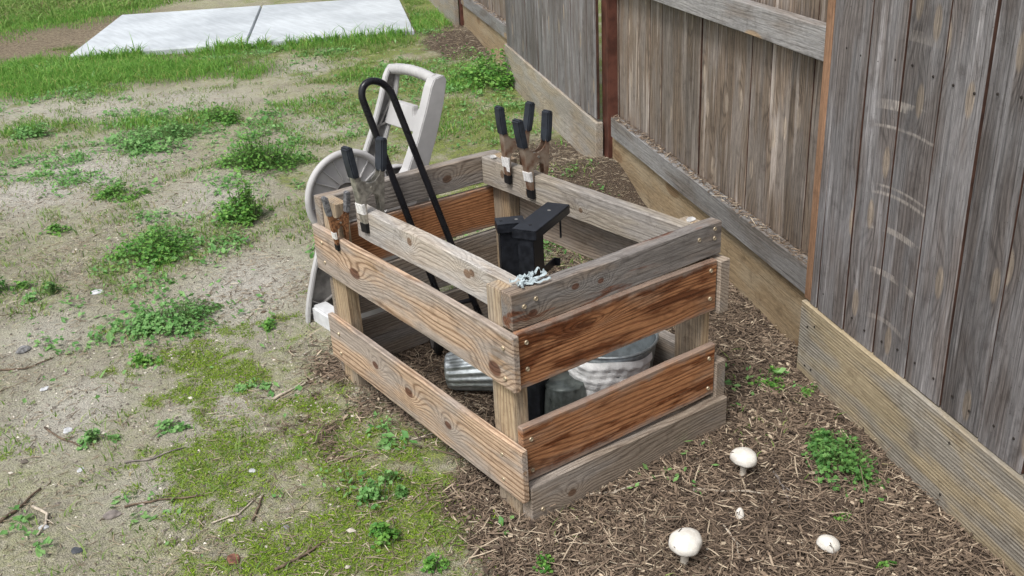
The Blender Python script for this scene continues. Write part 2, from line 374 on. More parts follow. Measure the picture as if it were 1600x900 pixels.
def board(name, parent, lo, hi, length, width, mat, n=8, wv=.0012, tilt=0, yaw=0, **kw):
    """axis-aligned board from corner lo to hi; length/width are axis letters"""
    lo, hi = Vector(lo), Vector(hi); c = (lo+hi)/2; e = hi-lo
    A = {'x': Vector((1, 0, 0)), 'y': Vector((0, 1, 0)), 'z': Vector((0, 0, 1))}; I = 'xyz'
    th = [k for k in I if k not in (length, width)][0]
    me = board_mesh(name, e[I.index(length)], e[I.index(width)], e[I.index(th)], mat, n, seed=hash((round(c.x*1e4), round(c.y*1e4), round(c.z*1e4))) & 0xffff, wv=wv, **kw)
    M = frame(c, A[length], A[width])
    if tilt: M = M @ Matrix.Rotation(tilt, 4, 'Z')
    if yaw: M = M @ Matrix.Rotation(yaw, 4, 'Y')
    return obj(name, me, parent, M)

# ------------------------------------------------------------ fence
PICK_M = wood('picket_brown', (.20, .155, .118), (.066, .049, .038), knot=(.36, .30, .24), gray=(.22, .195, .175), gamt=.45, ring=.018, wob=5, vor=2.3, streak=.75, line=.6, pale=.7, tonev=.6, crack=.8)
NKW = dict(knot=(.30, .25, .20), gray=(.215, .21, .215), gamt=.5, ring=.016, wob=5, vor=2.1, streak=.75, line=.6, pale=.5, bumps=.0014, tonev=.5, crack=.75)
PICK_N = wood('picket_grey', (.168, .150, .143), (.062, .053, .050), **NKW); SCUFF = wood('picket_scuffed', (.168, .150, .143), (.062, .053, .050), scuff=(FA[0]+FD[0]*-.40, FA[1]+FD[1]*-.40, .12), **NKW)
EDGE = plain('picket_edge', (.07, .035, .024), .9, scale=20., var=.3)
STRIP = wood('strip_wood', (.30, .175, .105), (.2, .11, .065), gray=(.32, .24, .18), gamt=.25, streak=.4, wob=4, ring=.014, line=.35)
RAILW = wood('rail_wood', (.21, .19, .172), (.10, .087, .076), knot=(.35, .25, .15), gray=(.27, .265, .26), gamt=.6, vor=1.3, streak=.5, ring=.013, line=.5)
KICK_N = wood('kickboard_wood', (.37, .305, .20), (.27, .22, .145), gray=(.29, .275, .245), gamt=.5, vor=.0, streak=.25, saw=.2, ring=.03, wob=4, line=.25)
KICK_M = wood('kickboard_tan', (.32, .24, .145), (.19, .135, .08), knot=(.22, .14, .075), gray=(.35, .29, .2), gamt=.4, vor=1.1, streak=.35, ring=.02, line=.35, wob=7)
KICK_L = wood('kickboard_pale', (.36, .31, .24), (.19, .15, .11), gray=(.34, .32, .29), gamt=.5, vor=.9, streak=.35, ring=.016, line=.5, wob=12)
POSTR = plain('post_red_paint', (.10, .038, .026), .6, scale=14., var=.3)
def fp(s, o, z): p = FA+FD*s+FN*o; return Vector((p[0], p[1], z))
fence = root('wooden_fence', fp(0, 0, 0)); tag(fence, 'weathered grey-brown board fence with kickboards and a red steel post', 'fence')
fdir = Vector((FD[0], FD[1], 0)); fnor = Vector((FN[0], FN[1], 0))
PM = {}
def pickets(s0, s1, o, z0, z1, mat, w=.14, seed=0):
    rg = random.Random(seed); s = s0; k = 0
    while s < s1-.02:
        ww = min(w, s1-s); mt = SCUFF if mat is PICK_N and s0 < -1 and s > -.62 and s+ww < -.1 else mat; key = (mt.name, round(ww, 3), k % 3)
        if key not in PM:
            L = z1-z0; PM[key] = board_mesh('picket', L, ww-.006, .016, mt, 3, .0018, .0014, seed=k+seed, side=EDGE)
        L = z1-z0; dz = rg.uniform(-.004, .004)
        M = frame(fp(s+ww/2, o-.008+rg.uniform(-.0025, .0025), (z0+z1)/2+dz), (0, 0, 1), fdir)
        M = M @ Matrix.Rotation(rg.uniform(-.0022, .0022), 4, 'Z') @ Matrix.Rotation(rg.uniform(-.012, .012), 4, 'X')
        obj('picket', PM[key], fence, M); s += ww; k += 1
def fboard(name, s0, s1, o, T, z0a, z0b, H, mat, n=8):
    """horizontal board, front face at offset o, bottom z0a at s0 and z0b at s1"""
    a, b = fp(s0, o-T/2, z0a+H/2), fp(s1, o-T/2, z0b+H/2)
    me = board_mesh(name, (b-a).length, H, T, mat, n, seed=int(s0*100)+77)
    return obj(name, me, fence, frame((a+b)/2, b-a, (0, 0, 1)))
ZB = lambda s: float(hgt(*(FA+FD*s+FN*.05)))
# near panel: boards on this side
fboard('kickboard', -2.02, 0, .0, .038, -.005, 0.0, .243, KICK_N)
pickets(-2.05, -.03, -.012, .243, 1.85, PICK_N, .1415, 3)
me_ = board_mesh('edge_strip', 1.6, .034, .018, STRIP, 4); obj('edge_strip', me_, fence, frame(fp(-.014, -.018, 1.05), (0, 0, 1), fdir))
NAIL = plain('nail_rust', (.03, .024, .02), .8); nm_ = MB(); nm_.lathe([(.0001, .0012), (.003, .0008), (.0034, -.001)], 8); NLM = mesh('nail', nm_.v, nm_.f, NAIL)
def nails(ss, zs_, o):
    for s_ in ss:
        for z_ in zs_: obj('nail', NLM, fence, frame(fp(s_+random.uniform(-.006, .006), o, z_+random.uniform(-.012, .012)), fdir, Vector((0, 0, 1))) @ Matrix.Rotation(math.pi, 4, 'X'))
nails([-2.05+.1415*k+d_ for k in range(14) for d_ in (.035, .105)], (.985, .30), -.0095)
nails([-.05, -.09, -.7, -1.3, -1.96], (.05, .19), .0015)
# recessed panel behind the crate
pickets(-.08, 2.0, -.094, .10, 1.85, PICK_M, .135, 5)
fboard('rail', -.02, 1.93, -.048, .040, .222, .238, .092, RAILW); fboard('rail', -.02, 1.98, -.048, .040, .915, .925, .092, RAILW); fboard('rail', -.02, 1.98, -.048, .040, 1.70, 1.71, .09, RAILW)
fboard('kickboard', -.06, 1.97, -.066, .024, -.02, .0, .246, KICK_M)
# next panel, boards on this side again
fboard('kickboard', 2.02, 4.04, .0, .038, .04, .09, .243, KICK_L); pickets(2.03, 4.03, -.012, .30, 1.9, PICK_N, .1415, 9)
fboard('kickboard', 4.0, 6.0, -.066, .024, .06, .13, .27, KICK_M); fboard('rail', 3.98, 5.95, -.048, .040, .33, .35, .092, RAILW); fboard('rail', 3.98, 5.95, -.048, .040, 1.0, 1.02, .092, RAILW)
pickets(4.0, 6.0, -.094, .2, 1.95, PICK_M, .14, 12)
fboard('kickboard', 6.04, 8.1, .0, .038, .13, .19, .25, KICK_L); pickets(6.04, 8.1, -.012, .41, 2.0, PICK_N, .1415, 15)
fboard('kickboard', 8.1, 12.2, -.06, .024, .18, .22, .25, KICK_L); pickets(8.1, 12.2, -.09, .4, 2.05, PICK_M, .14, 18)
for s in (-2.05, .02, 2.0, 6.02, 4.05, 8.1):
    m = MB(); z0 = ZB(s)-.1; m.box(fp(s+.015, -.128, (z0+1.84)/2), (.075, .075, 1.84-z0), Matrix.Rotation(math.atan2(FD[1], FD[0]), 3, 'Z')) if s not in (2.0, 6.02) else m.box(fp(s+.016, -.128, (z0+1.84)/2), (.095, .075, 1.84-z0), Matrix.Rotation(math.atan2(FD[1], FD[0]), 3, 'Z'))
    if s in (2.0, 6.02):
        m = MB(); m.box(fp(s+.008, -.085, (z0+1.84)/2), (.10, .075, 1.84-z0), Matrix.Rotation(math.atan2(FD[1], FD[0]), 3, 'Z'))
    tag(m.build('post', POSTR, fence, Matrix.Identity(4), bevel=.004))

# ------------------------------------------------------------ crate
GREY2 = lambda nm, kn=(), **k: wood(nm, (.30, .25, .20), (.165, .125, .095), gray=(.29, .27, .25), knots=kn, knot=(.13, .07, .04), **{**dict(gamt=.5), **k})
TAN = lambda nm, kn=(), **k: wood(nm, (.46, .335, .235), (.15, .085, .045), gray=(.31, .275, .245), gamt=.5, knots=kn, knot=(.085, .026, .012), wet=.22, wetcol=(.36, .24, .15), **{**dict(ring=.0125, wob=9, streak=.26, line=.8, dirt=.45), **k})
RED = lambda nm, kn=(), **k: wood(nm, (.35, .165, .075), (.14, .048, .02), gray=(.30, .215, .155), knots=kn, **{**dict(gamt=.45, wet=.5, wetcol=(.105, .030, .011), ring=.0125, wob=8, streak=.25, rough=.52, edgew=.075), **k})
M_POST = wood('post_wood', (.38, .29, .19), (.22, .15, .09), gray=(.32, .28, .23), gamt=.4, ring=.012, wob=5, streak=.35)
SCREW = plain('screw_head', (.52, .43, .30), .4, .4, var=.3)
CR = root('wooden_crate', (.0, 0, 0)); tag(CR, 'weathered open-topped wooden crate of planks standing on the litter beside the fence', 'crate')
sm = MB(); sm.lathe([(.0001, .0022), (.0022, .0018), (.0048, .0026), (.0055, .001), (.0055, -.002)], 10); SCM = mesh('screw', sm.v, sm.f, SCREW)
def screws(parent, pts, nrm):
    M0 = {'-x': frame((0, 0, 0), (0, 1, 0), (0, 0, -1)), '-y': frame((0, 0, 0), (1, 0, 0), (0, 0, 1)), '+x': frame((0, 0, 0), (0, 1, 0), (0, 0, 1))}[nrm]
    for p in pts: obj('screw', SCM, parent, Matrix.Translation(p) @ M0)
# posts (notched tops take the end rails)
def post(x0, x1, y0, y1, yt0, yt1):
    m = MB(); zc = .505
    poly = [(y0, -.03), (y1, -.03), (y1, zc), (yt1, zc), (yt1, .601), (yt0, .601), (yt0, zc), (y0, zc)]
    p2 = []
    for q in poly:
        if not p2 or (abs(q[0]-p2[-1][0]) > 1e-6 or abs(q[1]-p2[-1][1]) > 1e-6): p2.append(q)
    c = Vector(((x0+x1)/2, (y0+y1)/2, .3))
    # local frame: x along the height, y along world y, z along the thickness
    M = frame(c, (0, 0, 1), (0, 1, 0)); Mi = M.inverted()
    n = len(p2); vs = [Mi @ Vector((x0, a, b)) for a, b in p2]+[Mi @ Vector((x1, a, b)) for a, b in p2]
    m.add(vs, [tuple(range(n)), tuple(range(2*n-1, n-1, -1))]+[(i, i+n, (i+1) % n+n, (i+1) % n) for i in range(n)])
    return m.build('corner_post', M_POST, CR, M, bevel=.002)
post(.0205, .0565, .024, .114, .0595, .114); post(.617, .6535, .024, .114, .0595, .114)
post(.0205, .0565, .848, .938, .848, .9395); post(.617, .6535, .848, .938, .848, .9395)
# long side boards, left (outside face at x = 0)
b = board('side_board', CR, (0, -.005, .375), (.019, .985, .515), 'y', 'z', TAN('tan_a', [(.245, -.01, .032, .016), (-.42, -.035, .026, .02), ], ring=.0145, wob=8))
screws(b, [(-.0005, .03, .478), (-.0005, .028, .402), (-.0005, .93, .47), (-.0005, .925, .41)], '-x')
b = board('side_board', CR, (0, -.018, .0845), (.019, .966, .2285), 'y', 'z', TAN('tan_b', [(.205, .012, .018, .0115), (.02, .005, .022, .014), (-.175, -.005, .017, .011)], ring=.012, wob=5), tilt=.002)
screws(b, [(-.0005, .06, .185), (-.0005, .06, .115), (-.0005, .90, .185), (-.0005, .90, .12)], '-x')
# right long side
board('side_board', CR, (.656, -.004, .36), (.692, .985, .508), 'y', 'z', GREY2('grey_h', gamt=.3)); board('side_board', CR, (.660, .0, .06), (.697, .975, .215), 'y', 'z', GREY2('grey_d'))
# near end boards
b = board('top_rail', CR, (.0205, .0195, .5155), (.682, .0575, .604), 'x', 'z', wood('grey_rail', (.27, .21, .16), (.12, .09, .07), gray=(.215, .20, .188), gamt=.6, knots=[(-.272, -.018, .013, .010), (-.15, .01, .012, .008), (-.075, .002, .010, .007)], knot=(.12, .05, .028), wet=.28, ring=.014, wob=11), n=14, wv=.002)
screws(b, [(.055, .019, .566), (.088, .019, .575), (.60, .019, .575), (.655, .019, .565), (.655, .019, .59)], '-y')
b = board('end_board', CR, (.0205, .0045, .372), (.654, .0235, .5135), 'x', 'z', RED('red_a', [(-.12, .03, .03, .006)], wet=.72, gamt=.3, lin=1.2), tilt=-.006)
screws(b, [(.045, .004, .487), (.045, .004, .42), (.63, .004, .488), (.63, .004, .41)], '-y')
b = board('end_board', CR, (.0205, .0045, .1215), (.659, .0235, .2715), 'x', 'z', RED('red_b', wet=.55, gamt=.34, lin=1.0), tilt=-.006)
screws(b, [(.045, .004, .235), (.045, .004, .15), (.635, .004, .235), (.635, .004, .145)], '-y')
b = board('end_board', CR, (.0225, -.016, -.02), (.69, .0225, .112), 'x', 'z', GREY2('grey_e', [(-.21, .0, .014, .010)], gamt=.35, wob=12), n=10, wv=.002, tilt=-.010)
screws(b, [(.055, -.0165, .045)], '-y')
# long top rails
board('top_rail', CR, (.0575, .058, .5145), (.0955, .80, .602), 'y', 'z', wood('grey_left', (.36, .32, .27), (.22, .185, .15), gray=(.35, .335, .315), gamt=.55, knots=[(-.18, .012, .016, .012), (.08, .02, .012, .012), (-.20, .02, .012, .01)], knot=(.14, .08, .045), ring=.013, wob=9), n=12, wv=.0022)
board('top_rail', CR, (.5785, .058, .5145), (.6165, .9395, .6025), 'y', 'z', wood('grey_right', (.37, .33, .27), (.25, .21, .17), gray=(.35, .33, .31), gamt=.5, knots=[(.2, -.02, .009, .009), (-.05, -.01, .009, .008), (.33, .01, .01, .014)], knot=(.16, .1, .06), ring=.014, wob=8, streak=.3), n=12, wv=.002)
# far end
board('top_rail', CR, (.0145, .9405, .5135), (.66, .9785, .603), 'x', 'z', GREY2('grey_far', [(.11, .0, .018, .013)], ring=.013, wob=10), n=10, wv=.002)
board('end_board', CR, (.0205, .939, .36), (.654, .958, .499), 'x', 'z', RED('red_c', wet=.3, gamt=.15, lin=1.4)); board('end_board', CR, (.0205, .939, .205), (.655, .958, .345), 'x', 'z', GREY2('grey_f')); board('end_board', CR, (.0205, .939, .03), (.655, .958, .18), 'x', 'z', GREY2('grey_g'))

# ------------------------------------------------------------ materials for objects
STEEL = plain('clamp_steel', (.50, .48, .43), .36, .7, var=.3, scale=60.); RUST = plain('clamp_rust', (.36, .30, .24), .45, .55, var=.3, scale=24., col2=(.22, .125, .08)); RUST2 = plain('clamp_heavy_rust', (.25, .12, .055), .75, .2, var=.5, scale=110., col2=(.09, .04, .02))
RUB = plain('grip_rubber', (.028, .033, .042), .55, var=.3); RUBW = plain('grip_worn', (.16, .16, .165), .7, var=.4, scale=80., col2=(.06, .06, .065)); PAD = plain('jaw_rubber', (.012, .012, .013), .6)
TAPE = plain('white_tape', (.72, .71, .69), .7, var=.15, scale=140., bump=.002)
BLACK = plain('black_metal', (.017, .019, .024), .36, .0, var=.3, scale=50.); BLACKT = plain('black_tube', (.012, .012, .015), .28, 0, var=.2); TYRE = plain('black_plastic', (.014, .014, .014), .6)
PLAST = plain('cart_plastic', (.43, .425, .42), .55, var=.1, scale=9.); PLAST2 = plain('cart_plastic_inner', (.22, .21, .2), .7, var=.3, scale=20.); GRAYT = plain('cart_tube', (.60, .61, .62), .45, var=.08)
def galv(nm='galvanised', k=1.):
    t = NT(nm); co = t.n('TexCoord').outputs['Object']; v = t.n('TexVoronoi'); t.l(co, v.inputs['Vector']); v.inputs['Scale'].default_value = 90.
    c = t.mix(v.outputs['Distance'], (.24*k, .27*k, .28*k), (.40*k, .43*k, .44*k)); n = t.noise(co, 14., 4.); c = t.mix(t.step(n, .5, .7), c, (.22, .24, .24)); return t.out(c, t.math('MULTIPLY_ADD', n, .3, .36), .7)
GALV = galv(); GALVB = galv('galvanised_bright', 1.75); DPOT = plain('dark_pot', (.14, .16, .15), .3, .25, var=.35, scale=25.)
WPLAS = plain('white_crust', (.88, .88, .87), .8, var=.06, scale=60., bump=.003)

# ------------------------------------------------------------ spring clamps
def clamp(loc, rz, sc_, body, grip, label, gap=.04, tape=0, tilt=0):
    R = root('spring_clamp', loc, rz); tag(R, label, 'clamp', 'spring clamps on the crate')
    W = WM[R.name] @ Matrix.Rotation(tilt, 4, 'Y') @ Matrix.Scale(sc_, 4); g = gap/sc_/2; L = .25
    for sgn in (-1, 1):
        b0 = Vector((sgn*(g+.004), 0, 0)); b1 = Vector((sgn*(g+.038), 0, L)); ax = (b1-b0).normalized()
        S = Matrix.Scale(sgn, 4, (1, 0, 0)); m = MB()
        at = lambda k: (g+.004)+.034*k/L
        w = .014-(.001 if sgn < 0 else .003)
        ear = -.011
        poly = [(at(.0)+.001, 0), (at(.0)+.006, .0), (at(.17)+.006, .17), (at(.17)-.008, .17), (at(.15)-.012, .148), (at(.13)-.026, .135), (ear+.004, .132), (ear-.003, .121), (ear+.002, .108), (at(.09)-.014, .088), (at(.04)-.005, .04)]
        for q in (-1, 1): m.prism(poly, q*w-.0012, q*w+.0012, S)
        m.prism([(at(0)+.004, 0), (at(0)+.0075, 0), (at(.17)+.0075, .17), (at(.17)+.004, .17)], -w, w, S)
        m.build('arm', body, R, W, bevel=.0006)
        m = MB(); m.prism([(at(.155)-.009, .155), (at(.155)+.011, .155), (at(.2)+.013, .2), (at(L)+.012, L-.004), (at(L)+.006, L), (at(L)-.005, L), (at(L)-.009, L-.006), (at(.19)-.009, .19)], -.0175, .0175, S); m.build('grip', grip, R, W, bevel=.004)
        m = MB(); m.prism([(g*1.0+.0005, -.012), (at(0)+.009, -.014), (at(.02)+.009, .018), (g+.0005, .02)], -.016, .016, S); m.build('jaw_pad', PAD, R, W, bevel=.002)
        if tape and sgn < 0:
            m = MB(); z0, z1 = (.045, .078); m.prism([(at(z0)-.002, z0), (at(z0)+.0095, z0), (at(z1)+.0095, z1), (at(z1)-.004, z1)], -.0165, .0165, S)
            if tape == 2: m.prism([(at(z0)+.0095, z0-.012), (at(z0)+.0125, z0+.006), (at(z1)+.012, z1+.006), (at(z1)+.0095, z1-.006)], -.032, -.012, S)
            m.build('tape_label', TAPE, R, W, bevel=.0012)
    m = MB(); m.tube([(0, -.0175, .119), (0, .0175, .119)], .0045, 12); m.build('pivot_pin', STEEL, R, W)
    m = MB(); m.tube([(math.cos(a)*.009, -.010+.02*a/(6.28*4), .119+math.sin(a)*.009) for a in [i*6.283/10 for i in range(41)]]+[], .0018, 6); m.build('spring', STEEL, R, W)
    return R
clamp((.5975, .672, .545), .05, .95, RUST, RUB, 'rusty black-handled clamp on the right crate rail, nearer the camera, square white tape', .0385, 1, -.04)
clamp((.5975, .785, .562), -.06, .92, RUST, RUB, 'rusty black-handled clamp on the right crate rail, nearer the far corner, crumpled white tape', .0385, 2, .05)
clamp((.0765, .742, .555), .12, .95, STEEL, RUB, 'steel spring clamp with dark grips on the end of the left crate rail', .0385, 1, 0)
clamp((.0095, .815, .490), .0, .62, RUST2, RUBW, 'small heavily rusted spring clamp with worn grips on the left crate side board', .020, 1, 0)

# ------------------------------------------------------------ sawhorse brackets
def bracket(p, d, length, w, z, label, tabs):
    d = Vector((d[0], d[1], 0)).normalized(); nrm = Vector((-d.y, d.x, 0)); R = root('sawhorse_bracket', (p[0], p[1], 0)); tag(R, label, 'bracket', 'black sawhorse brackets in the crate')
    M = Matrix(((d.x, nrm.x, 0, p[0]), (d.y, nrm.y, 0, p[1]), (0, 0, 1, 0), (0, 0, 0, 1)))
    m = MB(); hz = .022
    m.box((length/2, 0, z-.0015), (length, w, .003)); m.box((length/2, w/2-.0015, z-hz/2-.003), (length, .003, hz)); m.box((length/2, -w/2+.0015, z-hz/2-.003), (length, .003, hz)); m.box((.0015, 0, z-hz/2-.003), (.003, w-.006, hz))
    m.build('top_channel', BLACK, R, M, bevel=.001)
    for k in (.18, .72):
        m = MB(); m.lathe([(.0001, z+.0008), (.0045, z+.0006), (.0045, z)], 10, Matrix.Translation((length*k, 0, 0))); m.build('bolt', STEEL if k > .5 else PAD, R, M)
    m = MB(); lw = w*.66; top = z-.004
    m.box((.006+.0015, 0, top/2), (.003, lw, top)); m.box((.038, lw/2-.0015, top/2), (.058, .003, top)); m.box((.038, -lw/2+.0015, top/2), (.058, .003, top))
    m.build('leg', BLACK, R, M, bevel=.001)
    if tabs:
        for q, zz in ((-lw/2+.003, z-.135), (lw/2-.003, z-.115)):
            m = MB(); m.box((.095, q, zz), (.085, .004, .022)); m.box((.1365, q-.008*(1 if q < 0 else -1), zz), (.004, .016, .022)); m.build('tab', BLACK, R, M, bevel=.0006)
        m = MB(); m.box((length*.75, -w/2+.005, z-.048), (.006, .004, .055)); m.build('hook', BLACK, R, M, bevel=.001)
bracket((.255, .283), (.195, .10), .212, .066, .620, 'black sawhorse bracket with the raised angled top channel, nearer the crate end rail', True)
bracket((.272, .428), (.80, -.42), .075, .055, .600, 'lower black sawhorse bracket, behind and left of the other one', False)

# ------------------------------------------------------------ folding cart handle (black bent tube)
R = root('hand_cart', (.43, .88, .0)); tag(R, 'small black hand cart with bent tube handle leaning in the far corner of the crate', 'hand cart')
I4 = Matrix.Identity(4)
def L3(a, b, k): return Vector(a)+(Vector(b)-Vector(a))*k
bR, tR = Vector((.485, .82, .03)), Vector((.281, .930, .850)); bL, tL = Vector((.385, .855, .03)), Vector((.186, .933, .850))
cc = (tR+tL)/2; ax = (tR-tL)/2; upv = ((tR-bR).normalized())
arc = [cc+ax*math.cos(a)+upv*(ax.length*1.15*math.sin(a)) for a in [math.pi*i/14 for i in range(15)]]
m = MB(); m.tube([bR]+[L3(bR, tR, k) for k in (.3, .6, .9)]+arc+[L3(bL, tL, k) for k in (.9, .6, .3)]+[bL], .0105, 12); m.build('handle', BLACKT, R, I4, smooth_=True)
for k in (.18, .36):
    m = MB(); m.tube([L3(bL, tL, k), L3(bR, tR, k)], .008, 10); m.build('crossbar', BLACKT, R, I4, smooth_=True)
m = MB(); a_, b_ = L3(bL, tL, .05), L3(bR, tR, .05); dv = (b_-a_).normalized(); m.tube([a_-dv*.07, b_+dv*.05], .006, 8); m.build('axle', STEEL, R, I4)
for p in (a_-dv*.06, b_+dv*.04):
    m = MB(); m.lathe([(.012, -.012), (.052, -.012), (.057, -.006), (.057, .006), (.052, .012), (.012, .012)], 28, frame(p, dv.orthogonal(), dv.cross(dv.orthogonal()))); w_ = m.build('wheel', TYRE, R, I4)
    m = MB(); m.lathe([(.0001, -.014), (.03, -.014), (.03, .014), (.0001, .014)], 20, frame(p, dv.orthogonal(), dv.cross(dv.orthogonal()))); m.build('hub', PLAST2, w_, I4)
m = MB(); mid = (bL+bR)/2+Vector((-.03, -.07, .0)); m.box(mid, (.15, .13, .006)); m.build('toe_plate', BLACK, R, I4, bevel=.002)

# ------------------------------------------------------------ hose reel cart
uL = Vector((-.03, 1, 0)).normalized(); vL = Vector((uL.y, -uL.x, 0)); gz = float(hgt(.1, 1.3))
FO = Vector((.092, 1.385, gz-.03)); WD = .27
HR = root('hose_reel_cart', (.1, 1.27, gz)); tag(HR, 'pale grey plastic hose reel cart leaning behind the far end of the crate', 'hose cart')
def cm(off): p = FO-uL*off; return Matrix(((vL.x, uL.x, 0, p.x), (vL.y, uL.y, 0, p.y), (0, 0, 1, p.z), (0, 0, 0, 1)))
left = [(0, 0), (.006, .06), (.018, .11), (.048, .2), (.095, .32), (.16, .42), (.235, .5), (.30, .575), (.345, .66), (.385, .75), (.412, .82), (.428, .845)]
right = [(.462, .852), (.474, .835), (.455, .76), (.418, .66), (.378, .57), (.315, .45), (.265, .35), (.235, .24), (.185, .12), (.13, .03), (.07, 0)]
def inset(poly, d):
    n = len(poly); o = []
    for i in range(n):
        p = Vector(poly[i]); a = (p-Vector(poly[i-1])).normalized(); b2 = (Vector(poly[(i+1) % n])-p).normalized()
        t = (a+b2).normalized(); o.append((p.x+t.y*d, p.y-t.x*d))
    return o
outl = left+right; inn = inset(outl, .012)
for off, sgn in ((0, 1), (WD, -1)):
    m = MB(); n = len(outl); M = cm(off)
    # outer skin plus inward flange: a shallow tray, open towards -u on the far side, towards +u hidden on the near one
    y0, y1 = (-.024, 0) if sgn > 0 else (-.03, .015)
    vs = [Vector((x, y0, z)) for x, z in outl]+[Vector((x, y1, z)) for x, z in outl]+[Vector((x, y0, z)) for x, z in inn]+[Vector((x, y1-.006 if sgn > 0 else y0, z)) for x, z in inn]
    fs = [(i, (i+1) % n, (i+1) % n+n, i+n) for i in range(n)]+[tuple(range(2*n-1, n-1, -1))]
    if sgn > 0: fs += [(i, (i+1) % n, (i+1) % n+2*n, i+2*n) for i in range(n)]+[(i+2*n, (i+1) % n+2*n, (i+1) % n+3*n, i+3*n) for i in range(n)]
    else: fs += [tuple(range(n))]
    m.add(vs, fs); sf = m.build('side_frame', PLAST, HR, M, bevel=.003)
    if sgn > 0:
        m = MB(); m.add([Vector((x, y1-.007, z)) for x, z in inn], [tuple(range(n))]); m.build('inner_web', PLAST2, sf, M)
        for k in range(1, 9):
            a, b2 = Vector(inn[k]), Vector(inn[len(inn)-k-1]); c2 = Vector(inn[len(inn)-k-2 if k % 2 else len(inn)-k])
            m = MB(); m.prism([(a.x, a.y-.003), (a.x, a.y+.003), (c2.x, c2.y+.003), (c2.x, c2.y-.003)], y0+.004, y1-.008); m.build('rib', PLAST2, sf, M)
def across(name, x, z, w, h, mat, rnd=.01, y0=-WD, y1=0, ripple=False):
    m = MB()
    m.box((x, (y0+y1)/2, z), (w, y1-y0, h)); return m.build(name, mat, HR, cm(0), bevel=rnd)
m = MB(); npt = 44; pts = [(.447, -WD+WD*i/npt, .835+.012*math.sin(math.pi*i/npt)) for i in range(npt+1)]
m.tube(pts, [.0175+.0016*math.sin(i*1.9)*(6 < i < 38) for i in range(npt+1)], 14); m.build('grip_bar', PLAST, HR, cm(0), smooth_=True)
m = MB(); y0, y1 = -WD+.01, -.01; x0 = .375
poly = [(y0, .66), (y1, .66), (y1, .735), (y1-.075, .735), (-.162, .735), (-.165, .72), (-.172, .708), (-.181, .708), (-.188, .72), (-.191, .735), (y0, .735)]
n = len(poly); f = lambda y, z, t: Vector((.405+(z-.66)*.40+t, y, z))
m.add([f(y, z, -.012) for y, z in poly]+[f(y, z, .012) for y, z in poly], [tuple(range(n)), tuple(range(2*n-1, n-1, -1))]+[(i, i+n, (i+1) % n+n, (i+1) % n) for i in range(n)]); m.build('cross_panel', PLAST, HR, cm(0), bevel=.003)
across('base_tube', .058, .055, .062, .065, GRAYT, .008, -WD, -.012)
# reel flange facing the crate
fc = Vector((.205, 1.150, .513)); FM = frame(fc, vL, (0, 0, 1))     # z of this frame = -u, towards the crate
prof = [(.142-.0+.011*math.cos(a)-.004, .011*math.sin(a)) for a in [i*6.283/12 for i in range(13)]]
m = MB(); m.lathe(prof, 56, FM); rf = m.build('reel_flange', PLAST, HR, I4, smooth_=True)
m = MB(); m.lathe([(.040, -.004), (.131, -.004), (.131, -.010), (.040, -.010), (.040, -.004)], 48, FM); m.build('flange_web', PLAST, rf, I4)
for k in range(18):
    a = k*2*math.pi/18; m = MB(); M = FM @ Matrix.Rotation(a, 4, 'Z'); m.box((0, 0, 0), (1, 1, 1))
    m.v = [tuple(M @ Vector((.052+(x+.5)*.078, y*.003+.018*(x+.5), -.001+z*.006))) for x, y, z in m.v]; m.build('rib', PLAST, rf, I4)
m = MB(); m.lathe([(.0001, -.012), (.036, -.012), (.041, -.006), (.041, -.02)], 24, FM); m.build('hub', PLAST2, rf, I4)  # dark cap in place of an open hand hole, its darkness put into colour
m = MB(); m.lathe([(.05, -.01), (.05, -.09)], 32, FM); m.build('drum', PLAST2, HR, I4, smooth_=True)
wf = frame(Vector((.395, 1.20, .408)), vL, (0, 0, 1)); m = MB(); m.lathe([(.145+.007*math.cos(a), .014*math.sin(a)) for a in [i*6.283/10 for i in range(11)]], 44, wf); w_ = m.build('rear_flange', PLAST, HR, I4, smooth_=True)
m = MB(); m.lathe([(.0001, -.004), (.14, -.004), (.14, -.008)], 36, wf); m.build('flange_web', PLAST2, w_, I4)

# ------------------------------------------------------------ pots in the crate
def pot(name, loc, M, r0_, r1_, h, mat, label, flutes=0, amp=.05, rim=True, bandmat=None, open_=True):
    R = root(name, loc); tag(R, label, 'pot'); W = Matrix.Translation(loc) @ M
    fl = (lambda w, z: 1+amp*math.sin(flutes*w)*(1 if .012 < z < h-.02 else 0)) if flutes else None
    m = MB(); seg = max(48, flutes*6)
    m.lathe([(.0001, 0), (r0_*.96, 0), (r0_, .006), (r0_, .013)]+[(r0_+(r1_-r0_)*k, h*k) for k in (.1, .3, .5, .7, .88, 1)]+[(r1_-.004, h), (r0_-.004, .01), (.0001, .008)], seg, None, fl); m.build('body', mat, R, W, smooth_=True)
    if rim:
        m = MB(); m.lathe([(r1_+.004*math.cos(a), h+.004*math.sin(a)) for a in [i*6.283/10 for i in range(11)]], 48); m.build('rim', mat, R, W, smooth_=True)
    return R, W
bk = Vector((.275, .595, .068+float(hgt(.27, .6)))); Mb = frame((0, 0, 0), (0, 0, 1), Vector((.5, -.3, .02)).cross(Vector((0, 0, 1))))
axd = Vector((.66, -.62, .10)).normalized(); xx = axd.orthogonal().normalized(); Mb = Matrix(((xx.x, axd.cross(xx).x, axd.x, 0), (xx.y, axd.cross(xx).y, axd.y, 0), (xx.z, axd.cross(xx).z, axd.z, 0), (0, 0, 0, 1)))
pot('fluted_pot', Vector((.225, .655, .062+float(hgt(.25, .6)))), Mb, .055, .072, .17, GALVB, 'fluted galvanised metal pot lying on its side inside the crate', 18, .045)
